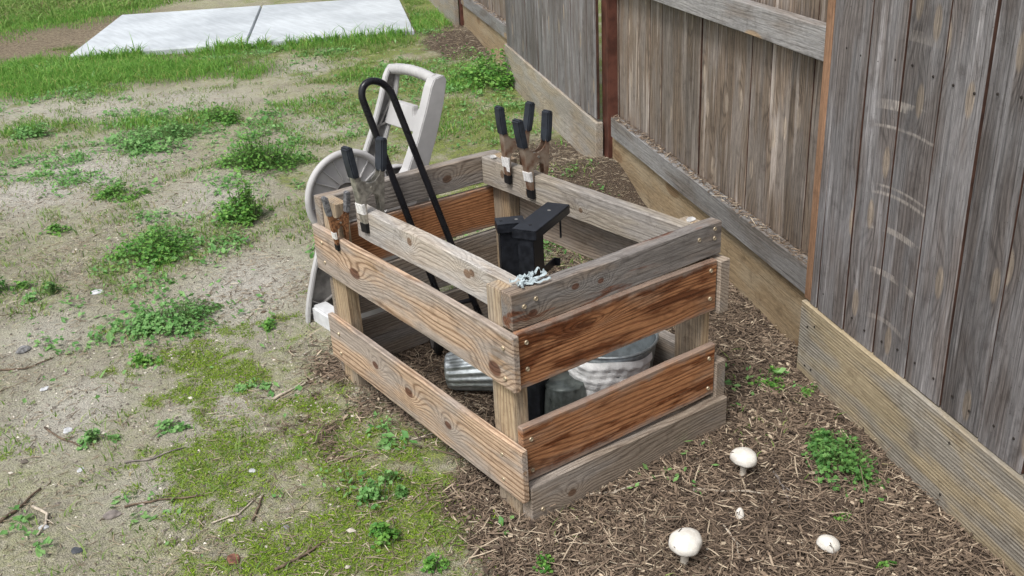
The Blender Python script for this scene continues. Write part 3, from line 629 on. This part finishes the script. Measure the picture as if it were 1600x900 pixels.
gz2 = float(hgt(.36, .28)); pot('upturned_pot', Vector((.352, .262, .15+gz2)), Matrix.Rotation(math.pi, 4, 'X'), .056, .071, .15, DPOT, 'small dark grey-green pot standing upside down in the crate', 14, .025)
gz2 = float(hgt(.48, .3)); R, W = pot('plaster_pot', Vector((.500, .245, gz2)), I4, .096, .130, .245, GALV, 'large metal pot coated with rough white crust, upright in the crate near the end boards')
SHADE_LINER = plain('pot_inside_shade', (.12, .14, .15), .6, var=.3, scale=20.); m = MB(); m.lathe([(.1245, .2435), (.0905, .016), (.0001, .014)], 48); m.build('shade_liner', SHADE_LINER, R, W, smooth_=True)  # added dark liner: shades the inside, where bare metal would reflect bright sky
m = MB(); seg = 72; prof = [(.0985, .02)]+[(.096+(.130-.096)*k+.004+.0014*math.sin(k*75+1)+.0012*math.sin(k*31), .245*k) for k in [.1+i*.026 for i in range(31)]]+[(.1285, .228)]
b0 = len(m.v)
for j, (r, z) in enumerate(prof):
    for k in range(seg):
        a = math.radians(165)+math.radians(125)*k/(seg-1); rr = r+(.0016*math.sin(7*a+z*40)+.001*math.sin(23*a-z*90) if 0 < j < len(prof)-1 else 0)
        m.v.append((rr*math.cos(a), rr*math.sin(a), z+.004*math.sin(5*a)))
for j in range(len(prof)-1):
    for k in range(seg-1): m.f.append((j*seg+k, j*seg+k+1, (j+1)*seg+k+1, (j+1)*seg+k))
m.build('white_crust', WPLAS, R, W, smooth_=True)

# crumpled strips
def crumple(name, c, rx, ry, h, mat, label, cat, nstrip=7, seed=1, wd_=.012):
    rg = random.Random(seed); m = MB()
    for k in range(nstrip):
        a = rg.uniform(0, 6.28); p = Vector((c[0]+rg.uniform(-rx, rx)*.5, c[1]+rg.uniform(-ry, ry)*.5, c[2]+.003)); pts = []
        for i in range(9):
            a += rg.uniform(-.8, .8); p = p+Vector((math.cos(a)*rx*.22, math.sin(a)*ry*.22, 0)); p.x = min(max(p.x, c[0]-rx), c[0]+rx); p.y = min(max(p.y, c[1]-ry), c[1]+ry); p.z = c[2]+.003+abs(rg.gauss(0, h*.5)); pts.append((p.copy(), a))
        b = len(m.v)
        for q, a2 in pts:
            s_ = Vector((-math.sin(a2), math.cos(a2), rg.uniform(-.5, .5)))*wd_*rg.uniform(.5, 1); m.v += [tuple(q-s_), tuple(q+Vector((0, 0, .003))), tuple(q+s_)]
        for i in range(8):
            for j in range(2): m.f.append((b+i*3+j, b+i*3+j+1, b+(i+1)*3+j+1, b+(i+1)*3+j))
    return tag(m.build(name, mat, None, I4, smooth_=True), label, cat)
RAG = plain('pale_rag', (.40, .47, .49), .8, var=.2, scale=90.); CHIP = plain('pale_chip', (.50, .49, .47), .8, var=.25)
BLUEP = plain('blue_grey_plastic', (.34, .42, .5), .5, var=.3)
crumple('torn_rag', (.098, .048, .604), .042, .024, .010, RAG, 'crumpled pale blue-white rag on the near corner of the crate rim', 'rag', 12, 3, .0042)
crumple('plastic_scrap', (.30, .42, .012), .06, .05, .01, BLUEP, 'pale blue plastic scraps lying beside the fluted pot in the crate', 'scrap', 8, 5, .007)
crumple('plastic_scrap', (.20, .16, .012), .05, .04, .01, BLUEP, 'blue-white plastic scraps beside the near left crate post', 'scrap', 5, 8, .006)
def chip(p, rx, ry, rz, label):
    m = MB(); rg = random.Random(int(p[0]*1000)); n = 9; ring = [(math.cos(i*6.283/n)*rx*rg.uniform(.7, 1), math.sin(i*6.283/n)*ry*rg.uniform(.7, 1)) for i in range(n)]
    m.add([(x, y, .0008+.003*abs(x)/rx*rg.uniform(0, 1)) for x, y in ring]+[(x, y, -.0005) for x, y in ring], [tuple(range(n)), tuple(range(2*n-1, n-1, -1))]+[(i, i+n, (i+1) % n+n, (i+1) % n) for i in range(n)])
    tag(m.build('paper_scrap', CHIP, None, Matrix.Translation(p) @ Matrix.Rotation(rz, 4, 'Z')), label, 'scrap')
chip((.637, .085, .6022), .020, .014, .5, 'torn white paper scrap on the right near corner post of the crate')
chip((.60, .90, .6055), .022, .013, 1.0, 'torn white paper scrap on the far corner of the crate rim')

# ------------------------------------------------------------ mushrooms
MUSH = plain('mushroom_skin', (.64, .62, .57), .8, var=.10, scale=55., bump=.002, col2=(.57, .54, .48)); STALK = plain('mushroom_stalk', (.66, .60, .5), .8, var=.2); DIRT = plain('dirt_fleck', (.06, .04, .025), .9)
def mushroom(px, py, r, h, dome, label, tilt=(0, 0)):
    p = ground_at(px, py); R = root('mushroom', p); tag(R, label, 'mushroom', 'white mushrooms in the litter')
    W = WM[R.name] @ Matrix.Rotation(tilt[0], 4, 'X') @ Matrix.Rotation(tilt[1], 4, 'Y'); rg = random.Random(px)
    fn = lambda w, z: 1+.07*math.sin(2*w+px)+.035*math.sin(3*w+1)+.018*math.sin(7*w+px)*(z < h+dome*.5)
    m = MB(); m.lathe([(.0001, h+dome)]+[(r*math.sin(a)**1.12, h+dome*math.cos(a)**.92) for a in [math.pi/2*i/9 for i in range(1, 9)]]+[(r, h), (r*1.0, h-.006), (r*.96, h-.011), (r*.85, h-.009), (r*.3, h+.002)], 36, None, fn); c_ = m.build('cap', MUSH, R, W, smooth_=True)
    if h > .012:
        m = MB(); m.lathe([(.011, -.012), (.0095, .0), (.008, h*.5), (.0085, h+.002)], 16); m.build('stalk', STALK, R, W, smooth_=True)
    for k in range(3):
        a, t_ = rg.uniform(0, 6.28), rg.uniform(.5, 1.4); q = Vector((r*math.sin(t_)*math.cos(a), r*math.sin(t_)*math.sin(a), h+dome*math.cos(t_))); d = Vector((rg.uniform(-1, 1), rg.uniform(-1, 1), rg.uniform(-.3, .3))).normalized()*rg.uniform(.003, .009)
        m = MB(); m.tube([q-d, q+Vector((0, 0, .001)), q+d], .0009, 5); m.build('dirt_fleck', DIRT, c_, W)
mushroom(1069, 880, .038, .062, .021, 'largest white mushroom, with a domed cap, frontmost in the litter', (.05, .0))
mushroom(1161, 741, .033, .052, .020, 'white mushroom with a dark-flecked cap nearest the crate end')
mushroom(1291, 857, .0245, .014, .018, 'low white mushroom cap nearest the fence kickboard', (.2, .3))
mushroom(1156, 808, .0115, .002, .022, 'tiny white mushroom button between the larger mushrooms', (-.2, .2))

# ------------------------------------------------------------ scatter helpers
def sample(n, box, dens, seed=0):
    rg = np.random.default_rng(seed); out = []; cnt = 0
    while cnt < n:
        x = rg.uniform(box[0], box[1], n*2); y = rg.uniform(box[2], box[3], n*2); k = rg.random(n*2) < dens(x, y); out.append(np.stack([x[k], y[k]], 1)); cnt += int(k.sum())
        if len(out) > 30: break
    return np.concatenate(out)[:n]
def straws(P, z, L, w, seed, pitch=.25, mat=None, name='straw', bend=.15):
    rg = np.random.default_rng(seed); n = len(P); L = L*rg.lognormal(0, .5, n); w = w*rg.uniform(.5, 1.4, n)
    yaw = rg.uniform(0, 2*np.pi, n); pt = rg.normal(0, pitch, n); d = np.stack([np.cos(yaw)*np.cos(pt), np.sin(yaw)*np.cos(pt), np.sin(pt)], 1); sd_ = np.stack([-np.sin(yaw), np.cos(yaw), rg.normal(0, .4, n)], 1); upn = np.cross(d, sd_)
    C = np.concatenate([P, z[:, None]], 1); C[:, 2] += np.abs(d[:, 2])*L*.3+rg.random(n)*.006
    bd = rg.normal(0, bend, n)*L; V = np.zeros((n, 9, 3))
    for i, k in enumerate((-.5, 0, .5)):
        c = C+d*(L*k)[:, None]+sd_*(bd*(1-4*k*k))[:, None]; ww = (w*(1-.35*(k != 0)))[:, None]
        V[:, i*3] = c-sd_*ww*.5; V[:, i*3+1] = c+sd_*ww*.5; V[:, i*3+2] = c+upn*ww*.55
    base = np.arange(n)[:, None]*9; q = []
    for i in (0, 3):
        for a, b2 in ((0, 1), (1, 2), (2, 0)): q.append([i+a, i+b2, i+3+b2, i+3+a])
    F = (base[:, :, None]+np.array(q)[None]).reshape(-1, 4)
    rn = np.repeat(rg.random(n), 9)
    return fast_mesh(name, V.reshape(-1, 3), F, mat, dict(rnd=rn))
STRAW = varied('straw', (.05, .035, .026), (.275, .205, .145), .85, c3=(.45, .37, .27)); STRAWL = varied('straw_light', (.11, .08, .055), (.36, .30, .21), .85, c3=(.5, .44, .33))
near_box = (-.7, 1.5, -1.1, 1.6)
Pn = sample(48000, near_box, lambda x, y: m_litter(x, y), 1)
tag(obj('straw_litter', straws(Pn, hgt(Pn[:, 0], Pn[:, 1]), .027, .0028, 2, .24, STRAW, 'straw_litter')), 'dry brown straw and needle litter around the crate and along the fence', 'litter', kind='stuff')
Pk = sample(5500, near_box, lambda x, y: m_litter(x, y)*smooth(.35, .65, fbm(x*7, y*7, 91)), 7)
tag(obj('bark_litter', straws(Pk, hgt(Pk[:, 0], Pk[:, 1])+.002, .011, .0075, 8, .35, STRAW, 'bark_litter', .05)), 'broken bark flakes mixed into the straw litter', 'litter', kind='stuff')
def dens2(x, y):
    s, o = fso(x, y); return np.where((o > -.08), np.maximum(m_litter(x, y), .10), 0)*np.where((y > 1.4) | (x > 1.4), 1, 0)
P2 = sample(9000, (-.5, 4.2, .5, 6.6), dens2, 3)
P3 = sample(11000, (-1.6, .3, -.4, 3.6), lambda x, y: .2+.8*smooth(-.9, -.1, x)*smooth(.9, -.1, y)+.6*smooth(.45, .75, fbm(x*3, y*3, 44)), 4)
pa = np.concatenate([P2, P3]); tag(obj('scattered_straw', straws(pa, hgt(pa[:, 0], pa[:, 1]), .020, .0023, 5, .13, STRAWL, 'scattered_straw')), 'loose dry straw bits strewn over the bare soil and moss', 'straw', kind='stuff')
# litter lying on the low fence rails
rg = np.random.default_rng(9); n = 700; ss = rg.uniform(.05, 1.92, n); oo = rg.uniform(-.088, -.05, n); pp = FA+FD*ss[:, None]+FN*oo[:, None]; zz = .314+.016*ss/1.95
n2 = 300; s2 = rg.uniform(4.05, 5.9, n2); o2 = rg.uniform(-.088, -.05, n2); p2 = FA+FD*s2[:, None]+FN*o2[:, None]; z2 = .422+.02*(s2-4)/2
tag(obj('rail_litter', straws(np.concatenate([pp, p2]), np.concatenate([zz, z2]), .016, .003, 6, .2, STRAW, 'rail_litter')), 'dry litter lying along the tops of the low fence rails', 'litter', kind='stuff')
# pebbles, shell and wood crumbs
def crumbs(P, size, seed, mat, name):
    rg = np.random.default_rng(seed); n = len(P); s = size*rg.lognormal(0, .45, n); O = np.array([(1, 0, 0), (-1, 0, 0), (0, 1, 0), (0, -1, 0), (0, 0, .6), (0, 0, -.6)], float); a = rg.uniform(0, 6.28, n)
    V = O[None]*s[:, None, None]*rg.uniform(.55, 1.3, (n, 6, 1)); x = V[:, :, 0]*np.cos(a)[:, None]-V[:, :, 1]*np.sin(a)[:, None]; y = V[:, :, 0]*np.sin(a)[:, None]+V[:, :, 1]*np.cos(a)[:, None]
    V = np.stack([x+P[:, :1], y+P[:, 1:2], V[:, :, 2]+hgt(P[:, 0], P[:, 1])[:, None]+s[:, None]*.2], 2)
    T = np.array([(0, 2, 4), (2, 1, 4), (1, 3, 4), (3, 0, 4), (2, 0, 5), (1, 2, 5), (3, 1, 5), (0, 3, 5)]); F = (np.arange(n)[:, None, None]*6+T[None]).reshape(-1, 3)
    return fast_mesh(name, V.reshape(-1, 3), F, mat, dict(rnd=np.repeat(rg.random(n), 6)))
CRUMB = varied('crumb', (.10, .085, .07), (.40, .36, .30), .85, c3=(.62, .58, .5))
Pc = sample(34000, (-1.7, .6, -.5, 4.2), lambda x, y: (1-.7*m_litter(x, y))*(.3+.7*smooth(.4, .7, fbm(x*4, y*4, 61))), 12)
tag(obj('soil_crumbs', crumbs(Pc, .0025, 13, CRUMB, 'soil_crumbs')), 'small crumbs of gravel and shell on the bare soil', 'gravel', kind='stuff')

# ------------------------------------------------------------ grass and moss
def blades(P, h, w, seed, mat, name, lean=.35):
    rg = np.random.default_rng(seed); n = len(P); h = h*rg.lognormal(0, .35, n); w = np.broadcast_to(w, (n,))*rg.uniform(.6, 1.3, n); a = rg.uniform(0, 6.283, n); ln_ = np.abs(rg.normal(0, lean, n)); b2 = rg.uniform(0, 6.283, n)
    B = np.concatenate([P, hgt(P[:, 0], P[:, 1])[:, None]-.002], 1); S = np.stack([np.cos(a), np.sin(a), 0*a], 1); D = np.stack([np.cos(b2)*ln_, np.sin(b2)*ln_, np.ones(n)], 1); D2 = D.copy(); D2[:, :2] *= 2.4; D2[:, 2] *= .85
    V = np.zeros((n, 5, 3)); V[:, 0] = B-S*w[:, None]*.5; V[:, 1] = B+S*w[:, None]*.5; M_ = B+D*(h*.55)[:, None]; V[:, 2] = M_+S*w[:, None]*.42; V[:, 3] = M_-S*w[:, None]*.42; V[:, 4] = B+D2*h[:, None]
    T = np.array([(0, 1, 2), (0, 2, 3), (3, 2, 4)]); F = (np.arange(n)[:, None, None]*5+T[None]).reshape(-1, 3)
    return fast_mesh(name, V.reshape(-1, 3), F, mat, dict(rnd=np.repeat(rg.random(n), 5)))
GR = varied('grass_blade', (.10, .27, .04), (.28, .50, .10), .5, .4, c3=(.42, .44, .15)); MOSSM = varied('moss_tuft', (.095, .18, .012), (.26, .39, .03), .8, .2); GR2 = varied('grass_sparse', (.11, .22, .04), (.27, .38, .10), .6, .3, c3=(.36, .31, .16))
def off_slab(x, y):
    c = np.array(cL[:2]); e1 = np.array((cR-cL)[:2]); e2 = np.array((cTL-cL)[:2]); l1 = np.linalg.norm(e1); l2 = np.linalg.norm(e2); p = ((x-c[0])*e1[0]+(y-c[1])*e1[1])/l1; q = ((x-c[0])*e2[0]+(y-c[1])*e2[1])/l2
    return ~((p > -.02) & (p < l1+.02) & (q > -.015) & (q < l2*1.15))
def yard(x, y):
    s, o = fso(x, y); return (o > .03) & off_slab(x, y) & ~((x > -.02) & (x < .72) & (y > -.03) & (y < .99))
P = sample(46000, (-1.5, 4.6, 2.2, 9.5), lambda x, y: smooth(.25, 1.15, m_grass(x, y)*(.25+1.0*fbm(x*2.3, y*2.3, 71)+.35*fbm(x*8, y*8, 72)))*yard(x, y), 21)
tag(obj('grass', blades(P, .026+.026*m_grass(P[:, 0], P[:, 1])*fbm(P[:, 0]*3, P[:, 1]*3, 74)*1.6, .005, 22, GR, 'grass')), 'patches of bright green grass growing over the yard', 'grass', kind='stuff')
rg_ = np.random.default_rng(55); k_ = rg_.random(2600)**.8*.62; e_ = np.array((cR-cL)[:2]); nb = np.array([-e_[1], e_[0]])/np.linalg.norm(e_); k_[2000:] = rg_.uniform(.6, 1., 600)
Pe = np.array(cL[:2])+e_*k_[:, None]-nb*np.abs(rg_.normal(.03, .04, 2600))[:, None]; Pe = Pe[fbm(Pe[:, 0]*4, Pe[:, 1]*4, 57) > .42]
tag(obj('edge_grass', blades(Pe, .075, .0085, 56, GR, 'edge_grass', .3)), 'taller grass fringe growing along the front edge of the slab', 'grass', kind='stuff')
P = sample(26000, (-2.5, 5, 9, 16), lambda x, y: np.maximum(m_grass(x, y), .12)*yard(x, y), 23)
P1 = sample(52000, (-1.7, 4.2, -.4, 7.5), lambda x, y: smooth(.38, .66, fbm(x*2.6, y*2.6, 81))*smooth(.35, .62, fbm(x*9, y*9, 83))*(1-.85*m_litter(x, y))*yard(x, y)*(.3+.7*smooth(1.2, 2.4, y))*(1-.85*m_sand(x, y))*(.55+.45*smooth(.2, 1.4, x-.3*(y-1.2))), 24)
P = np.concatenate([P, P1]); tag(obj('sparse_grass', blades(P, np.where(P[:, 1] > 9, .06, .022), np.where(P[:, 1] > 9, .012, .004), 25, GR2, 'sparse_grass', .6)), 'thin short grass seedlings scattered on the bare ground', 'grass', kind='stuff')
P = sample(46000, (-1.0, 1.0, -.4, 2.2), lambda x, y: smooth(.25, .9, m_moss(x, y))*(1-m_litter(x, y))*yard(x, y), 26)
tag(obj('moss', blades(P, .006, .0032, 27, MOSSM, 'moss', .5)), 'bright yellow-green moss on the soil left of the crate', 'moss', kind='stuff')

# ------------------------------------------------------------ weeds
LEAF = varied('weed_leaf', (.055, .19, .028), (.21, .41, .08), .45, .33); LEAFB = varied('weed_leaf_blue', (.09, .25, .06), (.25, .45, .15), .45, .35); STEM = plain('weed_stem', (.12, .2, .06), .6)
def weed(px, py, rx, h, n, ls, label, mat=LEAF, seed=0, flat=.5, name='weed', group='weeds on the bare soil', lobes=5, ry=None):
    c = ground_at(px, py); R = root(name, c); tag(R, label, 'weed', group); rg = random.Random(seed+px); V = []; F = []; RN = []; st = MB(); ry = ry or rx
    subs = [(rg.uniform(0, 6.283), math.sqrt(rg.random())*.85, rg.uniform(.12, .34), rg.uniform(.5, 1.15)) for _ in range(max(3, n//26))]
    n = int(n*2.5); ls *= .72; h *= 1.5
    for k in range(n):
        sa, sr, sw, sh = rg.choice(subs); qx = math.cos(sa)*sr+rg.gauss(0, sw); qy = math.sin(sa)*sr+rg.gauss(0, sw); a = math.atan2(qy, qx); rad = min(1.25, math.hypot(qx, qy)); x = (RV[0]*math.cos(a)*rx+DV[0]*math.sin(a)*ry)*rad; y = (RV[1]*math.cos(a)*rx+DV[1]*math.sin(a)*ry)*rad
        g = float(hgt(c.x+x, c.y+y)); lump = .55+.9*float(vn(np.array((c.x+x)*14.), np.array((c.y+y)*14.), seed)); z = g+max(.004, h*max(.12, 1-.6*rad**2)*lump*sh*rg.uniform(.15, 1.1))
        p = Vector((c.x+x, c.y+y, z)); s = ls*rg.uniform(.5, 1.25)
        nrm = Vector((math.cos(a)*rad*flat+rg.gauss(0, .38), math.sin(a)*rad*flat+rg.gauss(0, .38), 1)).normalized(); t = Vector((rg.gauss(0, 1), rg.gauss(0, 1), 0)); t = (t-nrm*t.dot(nrm)).normalized(); b2 = nrm.cross(t)
        base = len(V); m_ = lobes*2; V.append(tuple(p-nrm*s*.14)); r_ = rg.random()
        for i in range(m_):
            w = 6.283*i/m_+.3; rr = s*(1 if i % 2 == 0 else .68)*(.78 if abs(math.cos(w)) < .5 else 1); V.append(tuple(p+t*math.cos(w)*rr+b2*math.sin(w)*rr+nrm*s*rg.uniform(-.08, .12)))
        RN += [r_]*(m_+1)
        for i in range(m_): F.append((base, base+1+i, base+1+(i+1) % m_))
        if k % 3 == 0: st.tube([(c.x+x*.55, c.y+y*.55, float(hgt(c.x+x*.55, c.y+y*.55))-.004), (c.x+x*.85, c.y+y*.85, (z+g)/2), tuple(p)], .0011, 4, False)
    o = obj('foliage', fast_mesh('foliage', np.array(V), np.array(F), mat, dict(rnd=np.array(RN))), R, I4); st.build('stems', STEM, R, I4)
LEAFC = varied('clover_leaf', (.045, .15, .03), (.17, .34, .09), .5, .3)
W_ = [
 (405, 262, .24, .10, 640, .012, 'widest leafy weed clump, left of the hose cart', LEAF, .20), (385, 345, .125, .10, 420, .012, 'compact bright green weed mound just left of the hose cart', LEAF, .10),
 (240, 398, .19, .06, 420, .012, 'loose weed patch on bare soil, above the pale pebble', LEAF, .17), (268, 503, .16, .055, 360, .0115, 'weed patch on bare soil below the pale pebble', LEAFB, .13),
 (195, 305, .13, .04, 170, .012, 'low weed patch between bare sandy spots, upper left', LEAF, .09), (255, 222, .32, .07, 480, .013, 'wide low weed patch below the grass band', LEAFB, .22),
 (345, 190, .14, .06, 200, .014, 'round leafy weed below the grass near the slab', LEAF, .13), (155, 690, .05, .03, 50, .0105, 'small weed beside the forked dark twig, lower left', LEAFB, .045), (270, 668, .07, .018, 34, .0105, 'few-leaved weed seedlings right of the pale flat stone', LEAFB, .045),
 (590, 772, .075, .03, 120, .0095, 'grey-green weed tuft in the moss left of the near crate corner', LEAFB, .07), (605, 850, .06, .03, 95, .010, 'green weed tuft at the bottom, below the moss tuft', LEAF, .06), (680, 885, .03, .025, 30, .010, 'small upright weed at the bottom edge in the litter', LEAF, .03),
 (1318, 728, .075, .06, 330, .0095, 'dense clover patch against the fence kickboard', LEAFC, .14), (765, 130, .26, .13, 420, .02, 'leafy weed growing against the pale fence kickboard', LEAF, .28),
 (15, 455, .09, .035, 70, .012, 'small weed at the left edge beside the bare soil', LEAF, .08), (70, 465, .07, .03, 55, .011, 'thin weed right of the left edge weed', LEAFB, .06), (95, 362, .08, .03, 60, .012, 'thin weed above the pale pebble, far left', LEAF, .07),
 (425, 512, .05, .02, 34, .010, 'tiny weed in the moss left of the hose cart foot', LEAF, .05), (230, 560, .07, .02, 44, .010, 'low weed just beneath the weed patch on bare soil', LEAF, .05), (400, 600, .07, .018, 40, .008, 'sparse seedlings in the moss beside the crate side board', LEAFB, .06),
 (1190, 590, .09, .022, 80, .0075, 'low seedlings in the litter between crate and fence', LEAF, .10), (1270, 615, .04, .02, 28, .0075, 'few clover leaves by the kickboard end', LEAF, .03), (1385, 890, .025, .02, 22, .0085, 'tiny weed at the bottom edge near the low mushroom', LEAF, .02), (850, 890, .035, .02, 34, .007, 'fine weed at the bottom edge left of the largest mushroom', LEAF, .03),
 (1320, 815, .03, .012, 16, .007, 'few small leaves between clover patch and low mushroom', LEAF, .03), (45, 212, .16, .05, 130, .014, 'weed tuft at far left below the grass band', LEAFB, .12)]
for k, (px, py, rx, h, n, ls, lab, mt, ry) in enumerate(W_): weed(px, py, rx, h, n, ls, lab, mt, k, ry=ry)

def sprigs(P, size, seed, mat, name):
    rg = np.random.default_rng(seed); n = len(P); s = size*rg.lognormal(0, .35, n); z = hgt(P[:, 0], P[:, 1])+rg.random(n)**1.5*.028+.003; a = rg.uniform(0, 6.283, n); tl = rg.normal(0, .45, (n, 2))
    V = np.zeros((n, 5, 3)); C = np.concatenate([P, z[:, None]], 1)
    for i, (u, v) in enumerate(((-1, 0), (-.1, .55), (1, 0), (-.1, -.55), (.1, 0))):
        dx = (u*np.cos(a)-v*np.sin(a))*s; dy = (u*np.sin(a)+v*np.cos(a))*s; V[:, i] = C+np.stack([dx, dy, dx*tl[:, 0]+dy*tl[:, 1]+(-.15*s if i == 4 else 0)], 1)
    F = (np.arange(n)[:, None, None]*5+np.array([(0, 3, 4), (3, 2, 4), (2, 1, 4), (1, 0, 4)])[None]).reshape(-1, 3)
    return fast_mesh(name, V.reshape(-1, 3), F, mat, dict(rnd=np.repeat(rg.random(n), 5)))
def sdens(x, y):
    k = np.maximum(smooth(.54, .70, fbm(x*2.2, y*2.2, 101))*smooth(.44, .62, fbm(x*7, y*7, 102)), .55*blobs(x, y, [(240, 420, .20, .5, 1), (265, 500, .2, .25, 1), (250, 215, .5, .4, 1), (410, 250, .3, .35, 1), (1190, 600, .14, .16, .8), (620, 160, .5, .7, .7), (700, 110, .4, .7, .7)])*smooth(.40, .60, fbm(x*9, y*9, 103)))
    return k*yard(x, y)*(1-.6*m_litter(x, y))*smooth(-.4, .3, y)
Ps = sample(22000, (-1.6, 3.6, -.5, 7), sdens, 104)
tag(obj('seedlings', sprigs(Ps, .0085, 105, LEAFB, 'seedlings')), 'tiny leafy seedlings scattered between the weeds over the bare soil', 'seedlings', kind='stuff')
# ------------------------------------------------------------ twigs and stones
TW = plain('twig_bark', (.16, .115, .08), .85, var=.4, scale=60.); TWP = plain('twig_pale', (.46, .40, .32), .8, var=.25, scale=60.); TWG = plain('twig_grey', (.24, .21, .19), .85, var=.3)
def twig(pts, r, mat, label):
    rg = random.Random(pts[0][0]); P = [ground_at(*p) for p in pts]; Q = []
    for a, b2 in zip(P[:-1], P[1:]):
        for i in range(4):
            q = a.lerp(b2, i/4); q += Vector((rg.gauss(0, .0012), rg.gauss(0, .0012), 0)); q.z = float(hgt(q.x, q.y))+r*.9+.002; Q.append(q)
    q = P[-1].copy(); q.z += r*.6; Q.append(q); n = len(Q); m = MB(); m.tube(Q, [r*(1-.45*i/n)*rg.uniform(.85, 1.15) for i in range(n)], 7)
    if len(pts) > 2:
        k = n//2; d = (Q[k+1]-Q[k]).normalized(); s_ = Vector((-d.y, d.x, .15)); m.tube([Q[k], Q[k]+(d+s_*.8)*.012, Q[k]+(d*1.5+s_)*.02], [r*.6, r*.45, r*.3], 5)
    tag(m.build('twig', mat, None, I4, smooth_=True), label, 'twig', 'twigs on the ground')
for t_ in [
 ([(0, 818), (30, 797), (64, 764)], .0042, TW, 'brown twig at the left edge, lower left corner'), ([(52, 794), (74, 806), (72, 822), (58, 838)], .0042, TWP, 'pale crooked stick right of the left edge twig'), ([(195, 794), (250, 782), (320, 775)], .003, TW, 'long thin brown twig across the soil, lower left'),
 ([(428, 626), (462, 608), (498, 590)], .0042, TWP, 'pale straight stick on the moss beside the crate'), ([(430, 893), (480, 868), (508, 846)], .0038, TW, 'forked brown twig at the bottom edge in the moss'), ([(1208, 740), (1222, 762), (1233, 793)], .0034, TWG, 'grey curved twig between mushroom and clover patch'),
 ([(1088, 766), (1140, 770), (1200, 773)], .0034, TWP, 'pale long straw stalk below the flecked mushroom'), ([(70, 670), (98, 688), (126, 700)], .0036, TW, 'dark forked twig beside the small weed, lower left'), ([(195, 725), (240, 718), (290, 700)], .0028, TWG, 'thin grey twig above the long thin brown twig'),
 ([(395, 815), (406, 790), (412, 775)], .003, TW, 'short curved twig left of the moss weed tuft'), ([(330, 820), (372, 806), (400, 780)], .0026, TWP, 'thin pale twig curving over the lower moss'), ([(0, 580), (40, 578), (82, 560)], .003, TW, 'dark thin twig at the left edge, mid height'),
 ([(640, 690), (680, 678), (715, 668)], .0024, TWP, 'thin pale straw beside the crate side board'), ([(890, 778), (960, 772), (1010, 752)], .0032, TWP, 'pale curved stalk below the crate end board'), ([(1130, 820), (1150, 850), (1156, 878)], .0026, TWP, 'thin pale straw between the two larger mushrooms')]: twig(*t_)
def stone(px, py, r, mat, label, fl=.5, cat='stone'):
    p = ground_at(px, py); rg = random.Random(px*7+py); bm = bmesh.new(); bmesh.ops.create_icosphere(bm, subdivisions=2, radius=1)
    for v in bm.verts: v.co = v.co*(1+rg.uniform(-.16, .16)); v.co = Vector((v.co.x*r*1.25, v.co.y*r*.9, v.co.z*r*fl))
    me = bpy.data.meshes.new('stone'); bm.to_mesh(me); bm.free(); me.materials.append(mat)
    tag(obj('stone' if cat == 'stone' else 'bark_chip', me, None, Matrix.Translation((p.x, p.y, p.z+r*fl*.35)) @ Matrix.Rotation(rg.uniform(0, 3), 4, 'Z')), label, cat, 'stones on the soil' if cat == 'stone' else None)
STN = plain('stone_grey', (.24, .24, .24), .8, scale=70., var=.4); STP = plain('stone_pale', (.52, .53, .54), .7, scale=50.); STD = plain('stone_dark', (.07, .075, .085), .6); BRK = plain('bark', (.20, .09, .06), .85, scale=50., var=.4)
for a in [(37, 549, .019, STN, 'rough grey stone at far left on bare soil', .7), (152, 458, .019, STP, 'pale flat pebble between the two weed patches', .5), (106, 673, .014, STP, 'pale flat stone beside the small weed, lower left', .35), (120, 861, .013, STD, 'dark slate chip at lower left', .4), (175, 806, .018, TWG, 'clod of grey earth below the long thin twig', .5), (126, 735, .009, STP, 'small pale pebble right of the forked dark twig', .5), (388, 377, .012, STN, 'grey pebble beneath the compact weed mound', .6), (412, 488, .0085, TW, 'small brown pebble in the moss left of the hose cart', .6), (395, 736, .009, STP, 'bluish pale pebble in the lower moss', .4), (70, 608, .012, STP, 'pale shell-like pebble at left, mid height', .4), (68, 825, .010, STP, 'round pale pebble beside the crooked stick', .5), (448, 824, .008, STN, 'small grey pebble beside the bottom moss', .5)]: stone(*a)
stone(365, 875, .017, BRK, 'reddish bark chip in the moss at the bottom', .3, 'bark')
